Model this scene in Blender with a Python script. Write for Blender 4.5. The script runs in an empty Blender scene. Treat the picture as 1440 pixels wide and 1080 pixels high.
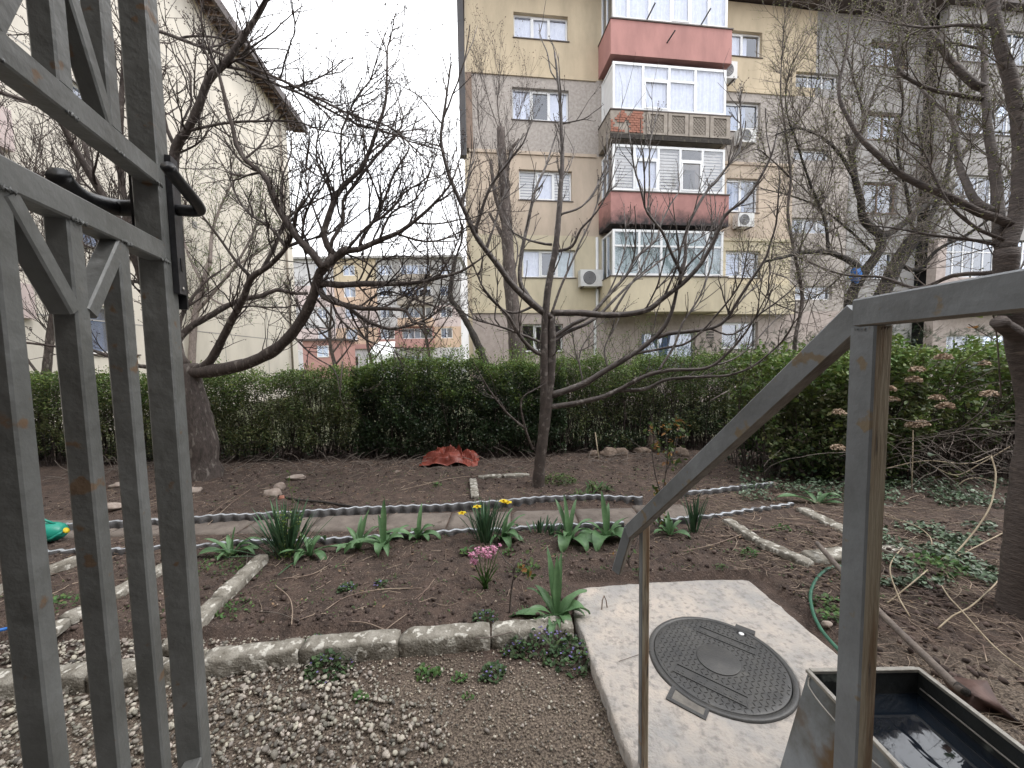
import bpy, math, random
import numpy as np
from mathutils import Vector, Matrix, noise
random.seed(7); rng = np.random.default_rng(7)
S = bpy.context.scene
# ------------------------------------------------------------------ camera
FPX = 541.0; EYE = 1.7                       # focal length in photo pixels (1440 wide), eye height
_up = np.array([-140., 8300., 541.]); _up /= np.linalg.norm(_up)
_fw = np.array([0, 0, -1.]); _Y = _fw - _up * _fw.dot(_up); _Y /= np.linalg.norm(_Y)
_X = np.cross(_Y, _up); RM = np.array([_X, _Y, _up]); CAM = np.array([0, 0, EYE])
cd = bpy.data.cameras.new('camera'); cam = bpy.data.objects.new('camera', cd); S.collection.objects.link(cam)
cd.sensor_width = 36; cd.lens = 36 * FPX / 1440; cd.clip_start = 0.02; cd.clip_end = 2000
m = Matrix([list(RM[0]) + [0], list(RM[1]) + [0], list(RM[2]) + [EYE], [0, 0, 0, 1]])
cam.matrix_world = m; S.camera = cam
# ------------------------------------------------------------------ sky, sun, exposure
W = bpy.data.worlds.new('World'); S.world = W; W.use_nodes = True
nt = W.node_tree; N = nt.nodes; L = nt.links; bg = N['Background']
SUN_EL, SUN_AZ = math.radians(54), math.radians(106)      # from the right, behind thin cloud
sky = N.new('ShaderNodeTexSky'); sky.sky_type = 'NISHITA'; sky.sun_disc = False
sky.sun_elevation = SUN_EL; sky.sun_rotation = SUN_AZ; sky.dust_density = 3.0
tc = N.new('ShaderNodeTexCoord'); mp = N.new('ShaderNodeMapping'); mp.inputs['Scale'].default_value = (1, 1, 2.2)
nz = N.new('ShaderNodeTexNoise'); nz.inputs['Scale'].default_value = 2.3; nz.inputs['Detail'].default_value = 6
rp = N.new('ShaderNodeValToRGB'); rp.color_ramp.elements[0].position = .3; rp.color_ramp.elements[0].color = (.72, .72, .72, 1)
rp.color_ramp.elements[1].position = .5; rp.color_ramp.elements[1].color = (1, 1, 1, 1)
mx = N.new('ShaderNodeMix'); mx.data_type = 'RGBA'; mx.inputs['B'].default_value = (13.0, 13.2, 13.6, 1)
L.new(tc.outputs['Generated'], mp.inputs[0]); L.new(mp.outputs[0], nz.inputs[0]); L.new(nz.outputs[0], rp.inputs[0])
L.new(rp.outputs[0], mx.inputs['Factor']); L.new(sky.outputs[0], mx.inputs['A']); L.new(mx.outputs['Result'], bg.inputs[0])
bg.inputs['Strength'].default_value = 0.085
sd = bpy.data.lights.new('sun', 'SUN'); sun = bpy.data.objects.new('sun', sd); S.collection.objects.link(sun)
sd.energy = 1.0; sd.angle = math.radians(22); sd.color = (1, .965, .92)
_d = Vector((math.sin(SUN_AZ) * math.cos(SUN_EL), math.cos(SUN_AZ) * math.cos(SUN_EL), math.sin(SUN_EL)))
sun.rotation_euler = _d.to_track_quat('Z', 'Y').to_euler(); sun.location = (-6, 3, 20)
S.view_settings.view_transform = 'Standard'; S.view_settings.look = 'None'
S.view_settings.exposure = 1.12; S.view_settings.gamma = 1.0; S.view_settings.use_curve_mapping = False
S.render.engine = 'CYCLES'; S.cycles.max_bounces = 6; S.cycles.transparent_max_bounces = 12

# ------------------------------------------------------------------ measuring helpers
def ray(px, py): return RM @ np.array([px - 720., 540. - py, -FPX])
def G(px, py, z=0.0):
    d = ray(px, py); return CAM + d * (z - EYE) / d[2]
def P(px, py, y):
    d = ray(px, py); return CAM + d * y / d[1]
def proj(p):
    c = RM.T @ (np.array(p) - CAM); return 720 + FPX * c[0] / -c[2], 540 - FPX * c[1] / -c[2]
# ------------------------------------------------------------------ object helpers
WM = {}
COL = S.collection
def tag(o, label=None, cat=None, group=None, kind=None):
    if label: o['label'] = label
    if cat: o['category'] = cat
    if group: o['group'] = group
    if kind: o['kind'] = kind
    return o
def thing(name, label, cat, loc=(0, 0, 0), rz=0, group=None):
    o = bpy.data.objects.new(name, None); COL.objects.link(o); o.empty_display_size = .1
    o.location = tuple(float(v) for v in loc); o.rotation_euler = (0, 0, rz)
    WM[o] = Matrix.Translation(o.location) @ Matrix.Rotation(rz, 4, 'Z')
    return tag(o, label, cat, group)
def link(name, me, parent=None, mat=None):
    o = bpy.data.objects.new(name, me); COL.objects.link(o)
    if mat is not None and not me.materials:
        for q in (mat if isinstance(mat, (list, tuple)) else [mat]): me.materials.append(q)
    if parent is not None: o.parent = parent; WM[o] = WM.get(parent, Matrix())
    else: WM[o] = Matrix()
    return o
def mesh_np(name, V, F, mat, parent=None, smooth=False, local=False, mi=None):
    """V (n,3) array, F list of faces or (m,k) array"""
    V = np.asarray(V, float)
    if parent is not None and not local:
        A = np.array(WM.get(parent, Matrix()).inverted()); V = V @ A[:3, :3].T + A[:3, 3]
    me = bpy.data.meshes.new(name)
    if isinstance(F, np.ndarray):
        m_, k = F.shape
        me.vertices.add(len(V)); me.vertices.foreach_set('co', V.astype(np.float32).ravel())
        me.loops.add(m_ * k); me.loops.foreach_set('vertex_index', F.astype(np.int32).ravel())
        me.polygons.add(m_); me.polygons.foreach_set('loop_start', np.arange(0, m_ * k, k, dtype=np.int32))
        me.polygons.foreach_set('loop_total', np.full(m_, k, dtype=np.int32))
        me.update(calc_edges=True)
    else:
        me.from_pydata([tuple(v) for v in V], [], F)
    for q in (mat if isinstance(mat, (list, tuple)) else [mat]): me.materials.append(q)
    if mi is not None: me.polygons.foreach_set('material_index', np.asarray(mi, dtype=np.int32))
    if smooth: me.polygons.foreach_set('use_smooth', np.ones(len(me.polygons), dtype=bool))
    me.update()
    return link(name, me, parent)
class MB:
    def __init__(s): s.v = []; s.f = []
    def add(s, vs, fs):
        b = len(s.v); s.v.extend([tuple(v) for v in vs]); s.f.extend([tuple(i + b for i in q) for q in fs]); return s
    def box(s, x0, x1, y0, y1, z0, z1, M=None):
        vs = [Vector(c) for c in ((x0, y0, z0), (x1, y0, z0), (x1, y1, z0), (x0, y1, z0), (x0, y0, z1), (x1, y0, z1), (x1, y1, z1), (x0, y1, z1))]
        if M is not None: vs = [M @ v for v in vs]
        return s.add(vs, [(0, 3, 2, 1), (4, 5, 6, 7), (0, 1, 5, 4), (1, 2, 6, 5), (2, 3, 7, 6), (3, 0, 4, 7)])
    def beam(s, a, b, w, h, up=(0, 0, 1), c=0.0, side=None):
        """rectangular tube from a to b with small chamfers: w across, h along up"""
        a = Vector(a); b = Vector(b); d = (b - a).normalized()
        x = Vector(side).normalized() if side else d.cross(Vector(up)).normalized()
        u = x.cross(d).normalized() if side is None else x.cross(d).normalized()
        c = c or min(w, h) * .1; w2, h2 = w / 2, h / 2
        pr = [(-w2 + c, -h2), (w2 - c, -h2), (w2, -h2 + c), (w2, h2 - c), (w2 - c, h2), (-w2 + c, h2), (-w2, h2 - c), (-w2, -h2 + c)]
        vs = [a + x * p + u * q for p, q in pr] + [b + x * p + u * q for p, q in pr]
        fs = [(i, (i + 1) % 8, (i + 1) % 8 + 8, i + 8) for i in range(8)] + [tuple(range(7, -1, -1)), tuple(range(8, 16))]
        return s.add(vs, fs)
    def tube(s, pts, rad, n=6, cap=True, ph=0):
        pts = [np.asarray(p, float) for p in pts]; k = len(pts)
        if not hasattr(rad, '__len__'): rad = [rad] * k
        b = len(s.v); pu = None
        for i, p in enumerate(pts):
            t = pts[min(i + 1, k - 1)] - pts[max(i - 1, 0)]; l = math.sqrt(t @ t) or 1; t = t / l
            if pu is None:
                pu = np.array([0, 0, 1.]) if abs(t[2]) < .8 else np.array([1., 0, 0])
            x = pu - t * (pu @ t); x /= (math.sqrt(x @ x) or 1); y = np.array([t[1] * x[2] - t[2] * x[1], t[2] * x[0] - t[0] * x[2], t[0] * x[1] - t[1] * x[0]]); pu = x
            for j in range(n):
                a = 2 * math.pi * j / n + ph
                s.v.append(tuple(p + (x * math.cos(a) + y * math.sin(a)) * rad[i]))
        for i in range(k - 1):
            for j in range(n):
                s.f.append((b + i * n + j, b + i * n + (j + 1) % n, b + (i + 1) * n + (j + 1) % n, b + (i + 1) * n + j))
        if cap:
            s.f.append(tuple(b + j for j in range(n - 1, -1, -1))); s.f.append(tuple(b + (k - 1) * n + j for j in range(n)))
        return s
    def lathe(s, prof, n=24, M=None):
        b = len(s.v); M = M or Matrix()
        for r, z in prof:
            for j in range(n):
                a = 2 * math.pi * j / n; s.v.append(tuple(M @ Vector((r * math.cos(a), r * math.sin(a), z))))
        for i in range(len(prof) - 1):
            for j in range(n): s.f.append((b + i * n + j, b + i * n + (j + 1) % n, b + (i + 1) * n + (j + 1) % n, b + (i + 1) * n + j))
        s.f.append(tuple(b + j for j in range(n - 1, -1, -1))); s.f.append(tuple(b + (len(prof) - 1) * n + j for j in range(n)))
        return s
    def build(s, name, mat, parent=None, smooth=False, local=False):
        return mesh_np(name, np.array(s.v, float).reshape(-1, 3), s.f, mat, parent, smooth, local)

# ------------------------------------------------------------------ materials
def mat(name, c1, c2=None, scale=6, rough=.8, bump=0, bscale=60, metal=0, detail=5, island=0, stretch=None, lo=.35, hi=.65,
        c3=None, s3=30, lo3=.55, hi3=.62, spec=.5, trans=0, bdetail=4, bdist=.01, hue=0):
    M = bpy.data.materials.new(name); M.use_nodes = True
    n = M.node_tree.nodes; l = M.node_tree.links; b = n['Principled BSDF']
    b.inputs['Roughness'].default_value = rough; b.inputs['Metallic'].default_value = metal
    b.inputs['Specular IOR Level'].default_value = spec
    t = n.new('ShaderNodeTexCoord'); co = t.outputs['Object']
    if stretch:
        mpn = n.new('ShaderNodeMapping'); mpn.inputs['Scale'].default_value = stretch; l.new(co, mpn.inputs[0]); co = mpn.outputs[0]
    c2 = c2 or tuple(x * .7 for x in c1)
    nn = n.new('ShaderNodeTexNoise'); nn.inputs['Scale'].default_value = scale; nn.inputs['Detail'].default_value = detail
    nn.inputs['Roughness'].default_value = .65
    l.new(co, nn.inputs[0]); r = n.new('ShaderNodeValToRGB'); e = r.color_ramp.elements
    e[0].position = lo; e[0].color = (*c1, 1); e[1].position = hi; e[1].color = (*c2, 1); l.new(nn.outputs[0], r.inputs[0])
    out = r.outputs[0]
    if c3:
        n3 = n.new('ShaderNodeTexNoise'); n3.inputs['Scale'].default_value = s3; n3.inputs['Detail'].default_value = 6; l.new(co, n3.inputs[0])
        r3 = n.new('ShaderNodeValToRGB'); r3.color_ramp.elements[0].position = lo3; r3.color_ramp.elements[1].position = hi3
        l.new(n3.outputs[0], r3.inputs[0]); mm = n.new('ShaderNodeMix'); mm.data_type = 'RGBA'
        l.new(r3.outputs[0], mm.inputs['Factor']); l.new(out, mm.inputs['A']); mm.inputs['B'].default_value = (*c3, 1); out = mm.outputs['Result']
    if island:
        g = n.new('ShaderNodeNewGeometry'); h = n.new('ShaderNodeHueSaturation')
        mr = n.new('ShaderNodeMapRange'); mr.inputs['To Min'].default_value = 1 - island; mr.inputs['To Max'].default_value = 1 + island
        l.new(g.outputs['Random Per Island'], mr.inputs[0]); l.new(mr.outputs[0], h.inputs['Value']); l.new(out, h.inputs['Color'])
        if hue:
            mt = n.new('ShaderNodeMath'); mt.operation = 'MULTIPLY'; mt.inputs[1].default_value = 7.31; l.new(g.outputs['Random Per Island'], mt.inputs[0])
            fr = n.new('ShaderNodeMath'); fr.operation = 'FRACT'; l.new(mt.outputs[0], fr.inputs[0])
            m2 = n.new('ShaderNodeMapRange'); m2.inputs['To Min'].default_value = .5 - hue; m2.inputs['To Max'].default_value = .5 + hue
            l.new(fr.outputs[0], m2.inputs[0]); l.new(m2.outputs[0], h.inputs['Hue'])
        out = h.outputs[0]
    l.new(out, b.inputs['Base Color'])
    if bump:
        nb = n.new('ShaderNodeTexNoise'); nb.inputs['Scale'].default_value = bscale; nb.inputs['Detail'].default_value = bdetail; l.new(co, nb.inputs[0])
        bp = n.new('ShaderNodeBump'); bp.inputs['Strength'].default_value = bump; bp.inputs['Distance'].default_value = bdist
        l.new(nb.outputs[0], bp.inputs['Height']); l.new(bp.outputs[0], b.inputs['Normal'])
    if trans:
        tr = n.new('ShaderNodeBsdfTranslucent'); l.new(out, tr.inputs[0]); ms = n.new('ShaderNodeMixShader'); ms.inputs[0].default_value = trans
        l.new(b.outputs[0], ms.inputs[1]); l.new(tr.outputs[0], ms.inputs[2]); l.new(ms.outputs[0], n['Material Output'].inputs[0])
    return M
def glass_mat(name, tint=(.8, .85, .9), t=.75, rough=.02):
    M = bpy.data.materials.new(name); M.use_nodes = True; n = M.node_tree.nodes; l = M.node_tree.links
    n.remove(n['Principled BSDF']); tr = n.new('ShaderNodeBsdfTransparent'); tr.inputs[0].default_value = (*tint, 1)
    gl = n.new('ShaderNodeBsdfGlossy'); gl.inputs['Roughness'].default_value = rough; gl.inputs[0].default_value = (.9, .93, 1, 1)
    fr = n.new('ShaderNodeFresnel'); fr.inputs[0].default_value = 1.6
    ad = n.new('ShaderNodeMath'); ad.operation = 'ADD'; ad.inputs[1].default_value = 1 - t - .1; l.new(fr.outputs[0], ad.inputs[0])
    gb_ = n.new('ShaderNodeNewGeometry'); iv = n.new('ShaderNodeMath'); iv.operation = 'SUBTRACT'; iv.inputs[0].default_value = 1; l.new(gb_.outputs['Backfacing'], iv.inputs[1])   # only the outer face mirrors
    ml = n.new('ShaderNodeMath'); ml.operation = 'MULTIPLY'; l.new(ad.outputs[0], ml.inputs[0]); l.new(iv.outputs[0], ml.inputs[1])
    mx = n.new('ShaderNodeMixShader'); l.new(ml.outputs[0], mx.inputs[0]); l.new(tr.outputs[0], mx.inputs[1]); l.new(gl.outputs[0], mx.inputs[2])
    l.new(mx.outputs[0], n['Material Output'].inputs[0]); return M
MT = {}
MT['gate'] = mat('gate_paint', (.20, .205, .20), (.12, .122, .115), 7, .36, .6, 38, bdist=.005, detail=9, c3=(.17, .115, .075), s3=26, lo3=.64, hi3=.68)
MT['rail'] = mat('rail_paint', (.27, .29, .31), (.175, .185, .195), 6, .4, .5, 36, bdist=.005, detail=9, c3=(.24, .19, .13), s3=22, lo3=.62, hi3=.67)
MT['rust'] = mat('worn_rail_side', (.52, .46, .35), (.27, .17, .10), 7, .6, .4, 60, stretch=(4, 4, .35), c3=(.11, .10, .09), s3=18, lo3=.58, hi3=.68, lo=.42, hi=.62)
MT['rail_under'] = mat('worn_rail_underside', (.24, .205, .165), (.13, .10, .075), 14, .6, .4, 60)
MT['black'] = mat('black_plastic', (.012, .012, .014), (.02, .02, .022), 20, .32, .1, 80)
MT['lockplate'] = mat('lock_metal', (.10, .10, .11), (.05, .05, .055), 20, .35, .1, 60, metal=.6)
MT['bark'] = mat('bark_grey', (.12, .095, .085), (.055, .045, .04), 30, .85, .8, 90, stretch=(1, 1, .35), c3=(.21, .185, .165), s3=20, lo3=.58, hi3=.66)
MT['bark_pale'] = mat('bark_pale', (.30, .25, .23), (.17, .14, .13), 25, .75, .5, 70, stretch=(1, 1, .4))
MT['bark_fig'] = mat('bark_young', (.095, .075, .066), (.05, .04, .036), 18, .5, .5, 70, c3=(.19, .165, .15), s3=14, lo3=.56, hi3=.66)
MT['bark_dark'] = mat('bark_dark', (.05, .043, .038), (.022, .019, .017), 30, .95, .9, 80, stretch=(1, 1, .35), c3=(.12, .11, .08), s3=18, lo3=.6, hi3=.7)
MT['bark_cherry'] = mat('bark_cherry', (.125, .10, .09), (.065, .052, .047), 22, .75, .9, 60, stretch=(.6, .6, 2.2), c3=(.19, .15, .13), s3=14, lo3=.58, hi3=.72)
MT['twig'] = mat('twig', (.075, .057, .05), (.04, .031, .029), 20, .85, 0)
MT['twig_pale'] = mat('twig_pale', (.22, .185, .16), (.09, .075, .066), 12, .85, 0)
MT['bud'] = mat('buds', (.09, .06, .045), (.05, .035, .03), 20, .8, island=.4)
MT['budg'] = mat('green_buds', (.30, .33, .12), (.2, .2, .09), 20, .7, island=.4, trans=.3)
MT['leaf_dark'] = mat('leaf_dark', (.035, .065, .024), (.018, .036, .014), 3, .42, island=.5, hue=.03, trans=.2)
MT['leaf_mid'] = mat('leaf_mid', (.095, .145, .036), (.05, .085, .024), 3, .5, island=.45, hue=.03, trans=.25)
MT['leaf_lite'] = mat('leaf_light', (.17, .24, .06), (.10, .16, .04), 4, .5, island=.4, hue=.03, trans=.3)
MT['leaf_olive'] = mat('leaf_olive', (.13, .155, .055), (.07, .085, .035), 2.5, .6, island=.5, hue=.04, trans=.2)
MT['leaf_brown'] = mat('leaf_dry', (.22, .15, .09), (.11, .07, .045), 8, .85, island=.5)
MT['yew'] = mat('conifer_needles', (.028, .06, .022), (.015, .035, .014), 3, .6, island=.5)
MT['tulip'] = mat('tulip_leaf', (.15, .27, .125), (.085, .17, .075), 9, .45, .15, 40, trans=.22, stretch=(1, 1, 1))
MT['daff'] = mat('daffodil_leaf', (.075, .155, .075), (.045, .095, .055), 10, .45, island=.35, trans=.15)
MT['weed'] = mat('weed_leaf', (.075, .15, .035), (.05, .10, .03), 10, .6, island=.45, hue=.03, trans=.2)
MT['violet'] = mat('violet_leaf', (.055, .10, .035), (.04, .075, .03), 10, .6, island=.45, hue=.03, trans=.15)
MT['viofl'] = mat('violet_petals', (.13, .10, .27), (.19, .16, .34), 20, .6, island=.3)
MT['yellow'] = mat('yellow_petals', (.9, .72, .05), (.85, .62, .03), 30, .5, trans=.3)
MT['pink'] = mat('pink_petals', (.78, .42, .56), (.66, .30, .46), 40, .5, island=.3, trans=.3)
MT['dryflower'] = mat('dried_flower', (.52, .41, .31), (.36, .27, .20), 20, .9, island=.35)
MT['straw'] = mat('dry_straw', (.36, .29, .22), (.17, .12, .10), 5, .9, island=.5)
MT['vine'] = mat('pale_dry_stem', (.46, .39, .28), (.28, .22, .15), 6, .8)
MT['kerb'] = mat('old_kerb_concrete', (.34, .32, .28), (.14, .125, .10), 9, .95, 1.0, 75, detail=9, c3=(.55, .53, .48), s3=22, lo3=.56, hi3=.62, bdist=.008)
MT['slab'] = mat('manhole_slab_concrete', (.50, .44, .385), (.33, .32, .31), 5, .95, .9, 90, c3=(.25, .235, .22), s3=34, lo3=.50, hi3=.72, detail=12, bdist=.006)
MT['lid'] = mat('manhole_lid', (.055, .055, .056), (.085, .083, .08), 7, .42, .25, 90, c3=(.12, .115, .105), s3=12, lo3=.62, hi3=.8)
MT['lidworn'] = mat('manhole_worn_edge', (.20, .185, .16), (.12, .11, .10), 16, .6, .3, 70)
MT['pebble'] = mat('pebbles', (.36, .325, .275), (.20, .185, .16), 18, .65, .15, 120, island=.7, hue=.03)
MT['grit'] = mat('grit', (.30, .25, .20), (.2, .165, .13), 30, .85, island=.6, hue=.02)
MT['clod'] = mat('soil_clods', (.115, .082, .070), (.058, .042, .037), 20, .95, island=.55)
MT['stone'] = mat('field_stone', (.40, .34, .30), (.24, .19, .16), 12, .9, .8, 30)
MT['stoned'] = mat('brown_field_stone', (.22, .165, .13), (.12, .09, .07), 12, .9, .8, 30)
MT['galv'] = mat('galvanised_sheet', (.30, .33, .36), (.16, .16, .15), 7, .45, .25, 30, metal=.55, c3=(.17, .11, .06), s3=6, lo3=.5, hi3=.62)
MT['galvrim'] = mat('galvanised_rim', (.42, .40, .36), (.30, .28, .25), 20, .4, .2, 50, metal=.5)
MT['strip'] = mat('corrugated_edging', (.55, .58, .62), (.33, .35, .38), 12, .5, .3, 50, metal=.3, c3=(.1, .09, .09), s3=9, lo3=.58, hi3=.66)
MT['paver'] = mat('path_concrete', (.20, .17, .148), (.12, .10, .087), 6, .95, .6, 60, c3=(.10, .08, .07), s3=10, lo3=.6, hi3=.7)
MT['tarp'] = mat('red_tarp', (.24, .05, .03), (.15, .03, .02), 8, .5, .3, 30)
MT['teal'] = mat('teal_plastic', (.02, .30, .22), (.015, .24, .18), 8, .4)
MT['hose'] = mat('green_hose', (.05, .16, .10), (.035, .11, .075), 20, .45)
MT['blue'] = mat('blue_plastic', (.03, .16, .55), (.05, .25, .7), 8, .4, trans=.2)
MT['handle'] = mat('weathered_wood', (.20, .165, .14), (.11, .09, .08), 14, .85, .5, 60)
MT['rustsheet'] = mat('rusty_steel', (.15, .09, .075), (.085, .055, .05), 7, .65, .4, 40, metal=.3)
MT['brick'] = mat('red_brick', (.33, .15, .105), (.24, .11, .08), 14, .95, .4, 40, island=.3)
# plaster
def plaster(name, c, d=.70, streak=True, sc=1.3):
    c2 = tuple(x * d for x in c)
    return mat(name, c, c2, sc, .95, .35, 45, detail=8, stretch=(1, 1, .35) if streak else None, lo=.42, hi=.75, bdist=.01)
MT['ochre'] = plaster('ochre_plaster', (.55, .46, .33)); MT['peach'] = plaster('peach_plaster', (.54, .445, .355))
MT['yell'] = plaster('pale_yellow_plaster', (.60, .53, .39)); MT['rough'] = mat('grey_roughcast', (.44, .40, .365), (.30, .27, .25), 11, .95, .6, 40, detail=8)
MT['pinkrough'] = mat('pink_grey_roughcast', (.46, .395, .365), (.36, .305, .28), 7, .95, .5, 40, detail=8)
MT['redp'] = mat('red_plaster', (.42, .215, .195), (.33, .17, .155), 2.2, .9, .2, 40, stretch=(1, 1, .3))
MT['redstain'] = mat('red_plaster_mouldy', (.42, .215, .195), (.33, .17, .155), 2.2, .9, .2, 40)
MT['greyp'] = mat('grey_plaster', (.36, .35, .34), (.26, .25, .245), 1.5, .95, .3, 30, stretch=(1, 1, .4)); MT['cream'] = plaster('cream_plaster', (.64, .60, .535), .82)
MT['precast'] = mat('precast_concrete', (.34, .30, .26), (.24, .21, .18), 6, .95, .5, 40)
MT['sheet'] = mat('dark_edge_strip', (.06, .045, .04), (.09, .07, .06), 6, .6)
MT['pvc'] = mat('white_pvc', (.78, .79, .80), (.70, .71, .72), 4, .35)
MT['oldframe'] = mat('brown_frame', (.22, .15, .11), (.15, .1, .07), 8, .6)
MT['curtain'] = mat('net_curtain', (.80, .82, .90), (.66, .68, .78), 8, .9, trans=.2)
MT['curtaing'] = mat('green_curtain', (.50, .60, .58), (.36, .45, .44), 8, .9, trans=.3)
MT['blind'] = mat('zebra_blind', (.66, .62, .55), (.60, .56, .5), 6, .9, trans=.2)
MT['dark'] = mat('dark_room', (.05, .05, .055), (.03, .03, .035), 3, .9)
MT['glass'] = glass_mat('window_glass', (.97, .98, 1), .80); MT['glassd'] = glass_mat('window_glass_reflective', (.7, .76, .84), .72)
MT['roof'] = mat('dark_roof_sheet', (.07, .05, .045), (.05, .04, .04), 5, .6)
MT['pipe'] = mat('dark_pipe', (.03, .03, .035), (.045, .04, .04), 6, .5)
MT['ac'] = mat('ac_casing', (.68, .68, .67), (.58, .58, .57), 5, .4); MT['acdark'] = mat('ac_grille', (.09, .09, .1), (.06, .06, .07), 5, .5)
MT['orange'] = plaster('orange_plaster', (.56, .41, .31)); MT['farwhite'] = plaster('far_pale_plaster', (.56, .55, .56))
MT['farred'] = mat('far_red', (.42, .24, .215), (.36, .2, .18), 1, .9); MT['farpink'] = plaster('far_pink_plaster', (.56, .47, .46))
MT['stripface'] = mat('shaded_edging_face', (.12, .12, .125), (.05, .045, .045), 12, .7, .3, 50)  # upright faces of the edging: their shade is put into a darker colour
MT['unseen_housew'] = mat('dimmed_house_render', (.20, .175, .155), (.15, .13, .115), 3, .95, .3, 40)  # unseen wall, darkened so the gate's near faces stay dim
MT['step'] = mat('step_concrete', (.33, .32, .30), (.22, .21, .2), 9, .9, .4, 60)
# ------------------------------------------------------------------ ground
BED = 0.04
def soil_material():
    M = mat('garden_soil', (.098, .067, .053), (.043, .030, .025), 11, .97, 1.0, 70, detail=9, c3=(.17, .13, .105), s3=85, lo3=.58, hi3=.68, bdetail=8, bdist=.02)
    n = M.node_tree.nodes; l = M.node_tree.links; b = n['Principled BSDF']; src = b.inputs['Base Color'].links[0].from_socket
    g = n.new('ShaderNodeNewGeometry'); sx = n.new('ShaderNodeSeparateXYZ'); l.new(g.outputs['Position'], sx.inputs[0])
    nz = n.new('ShaderNodeTexNoise'); nz.inputs['Scale'].default_value = 2.2; nz.inputs['Detail'].default_value = 7; l.new(g.outputs['Position'], nz.inputs[0])
    # sandy grit in front of the kerb
    a = n.new('ShaderNodeMath'); a.operation = 'MULTIPLY_ADD'; a.inputs[1].default_value = .9; l.new(nz.outputs[0], a.inputs[0]); l.new(sx.outputs[1], a.inputs[2])
    r = n.new('ShaderNodeMapRange'); r.inputs['From Min'].default_value = 2.62; r.inputs['From Max'].default_value = 2.25; l.new(a.outputs[0], r.inputs[0])
    gn = n.new('ShaderNodeTexNoise'); gn.inputs['Scale'].default_value = 95; gn.inputs['Detail'].default_value = 5; l.new(g.outputs['Position'], gn.inputs[0])
    gr = n.new('ShaderNodeValToRGB'); gr.color_ramp.elements[0].position = .38; gr.color_ramp.elements[0].color = (.06, .045, .036, 1)
    gr.color_ramp.elements[1].position = .66; gr.color_ramp.elements[1].color = (.25, .20, .155, 1); l.new(gn.outputs[0], gr.inputs[0])
    m1 = n.new('ShaderNodeMix'); m1.data_type = 'RGBA'; l.new(r.outputs[0], m1.inputs['Factor']); l.new(src, m1.inputs['A']); l.new(gr.outputs[0], m1.inputs['B'])
    # thin grass beyond the hedge
    r2 = n.new('ShaderNodeMapRange'); r2.inputs['From Min'].default_value = 7.2; r2.inputs['From Max'].default_value = 8.2; l.new(sx.outputs[1], r2.inputs[0])
    g2 = n.new('ShaderNodeValToRGB'); g2.color_ramp.elements[0].color = (.07, .10, .035, 1); g2.color_ramp.elements[1].color = (.17, .16, .11, 1); l.new(nz.outputs[0], g2.inputs[0])
    m2 = n.new('ShaderNodeMix'); m2.data_type = 'RGBA'; l.new(r2.outputs[0], m2.inputs['Factor']); l.new(m1.outputs['Result'], m2.inputs['A']); l.new(g2.outputs[0], m2.inputs['B'])
    l.new(m2.outputs['Result'], b.inputs['Base Color']); return M
def gz(x, y):
    """height of the ground"""
    z = 0.0
    if y > 2.30 and not (x > .38 and y < 2.85): z = BED
    if 3.62 < y < 4.30: z = .015
    if x > 1.9: z = BED
    f = max(0., min(1., (y - 1.2) / .4))
    if y < 2.3 and x < .45: z += .008 * noise.noise((x * 9, y * 9, 0))
    elif .38 < x < 1.86 and y < 2.83: z = 0
    elif not (3.62 < y < 4.30):
        z += .028 * noise.noise((x * 2.1, y * 2.1, 3)) + (.022 * noise.noise((x * 9, y * 9, 1)) + .018 * noise.noise((x * 23, y * 23, 2))) + .012 * noise.noise((x * 47, y * 47, 5))
    if y > 9: z = -.01
    return z
def out(a, b, n, r=1.35):
    v = [a]; s = b
    for i in range(n): v.append(v[-1] + s); s *= r
    return v
xs = list(np.linspace(-6.5, 5.5, 345)); ys = list(np.linspace(1.0, 7.4, 215))
xl = out(6.5, .05, 24, 1.42)[1:]; xr = out(5.5, .05, 24, 1.42)[1:]; yt = out(7.4, .06, 24, 1.4)[1:]; yb = out(-1.0, .1, 18, 1.5)[1:]
xs = [-v for v in reversed(xl)] + xs + xr; ys = [-v for v in reversed(yb)] + ys + yt
V = np.array([(x, y, gz(x, y) if (-7 < x < 6 and .8 < y < 8) else (BED if 2.3 < y < 9 else -.01)) for y in ys for x in xs])
nx, ny = len(xs), len(ys); I = np.arange(nx * ny).reshape(ny, nx)
F = np.stack([I[:-1, :-1].ravel(), I[:-1, 1:].ravel(), I[1:, 1:].ravel(), I[1:, :-1].ravel()], 1)
ground = mesh_np('ground', V, F, soil_material(), smooth=True); tag(ground, kind='structure')

# ------------------------------------------------------------------ rocks, pebbles, clods
def ico(sub=1):
    import bmesh
    bm = bmesh.new(); bmesh.ops.create_icosphere(bm, subdivisions=sub, radius=1); v = np.array([x.co[:] for x in bm.verts]); f = np.array([[q.index for q in p.verts] for p in bm.faces]); bm.free(); return v, f
IV1, IF1 = ico(1); IV2, IF2 = ico(2); IV3, IF3 = ico(3)
def rotm(n, tilt=.5):
    a = rng.uniform(0, 2 * np.pi, n); b = rng.normal(0, tilt, n); c = rng.normal(0, tilt, n)
    ca, sa, cb, sb, cc, sc = np.cos(a), np.sin(a), np.cos(b), np.sin(b), np.cos(c), np.sin(c); o = np.zeros(n); i = np.ones(n)
    Z = np.stack([ca, -sa, o, sa, ca, o, o, o, i], 1).reshape(n, 3, 3); X = np.stack([i, o, o, o, cb, -sb, o, sb, cb], 1).reshape(n, 3, 3)
    Y = np.stack([cc, o, sc, o, i, o, -sc, o, cc], 1).reshape(n, 3, 3); return Z @ X @ Y
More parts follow.
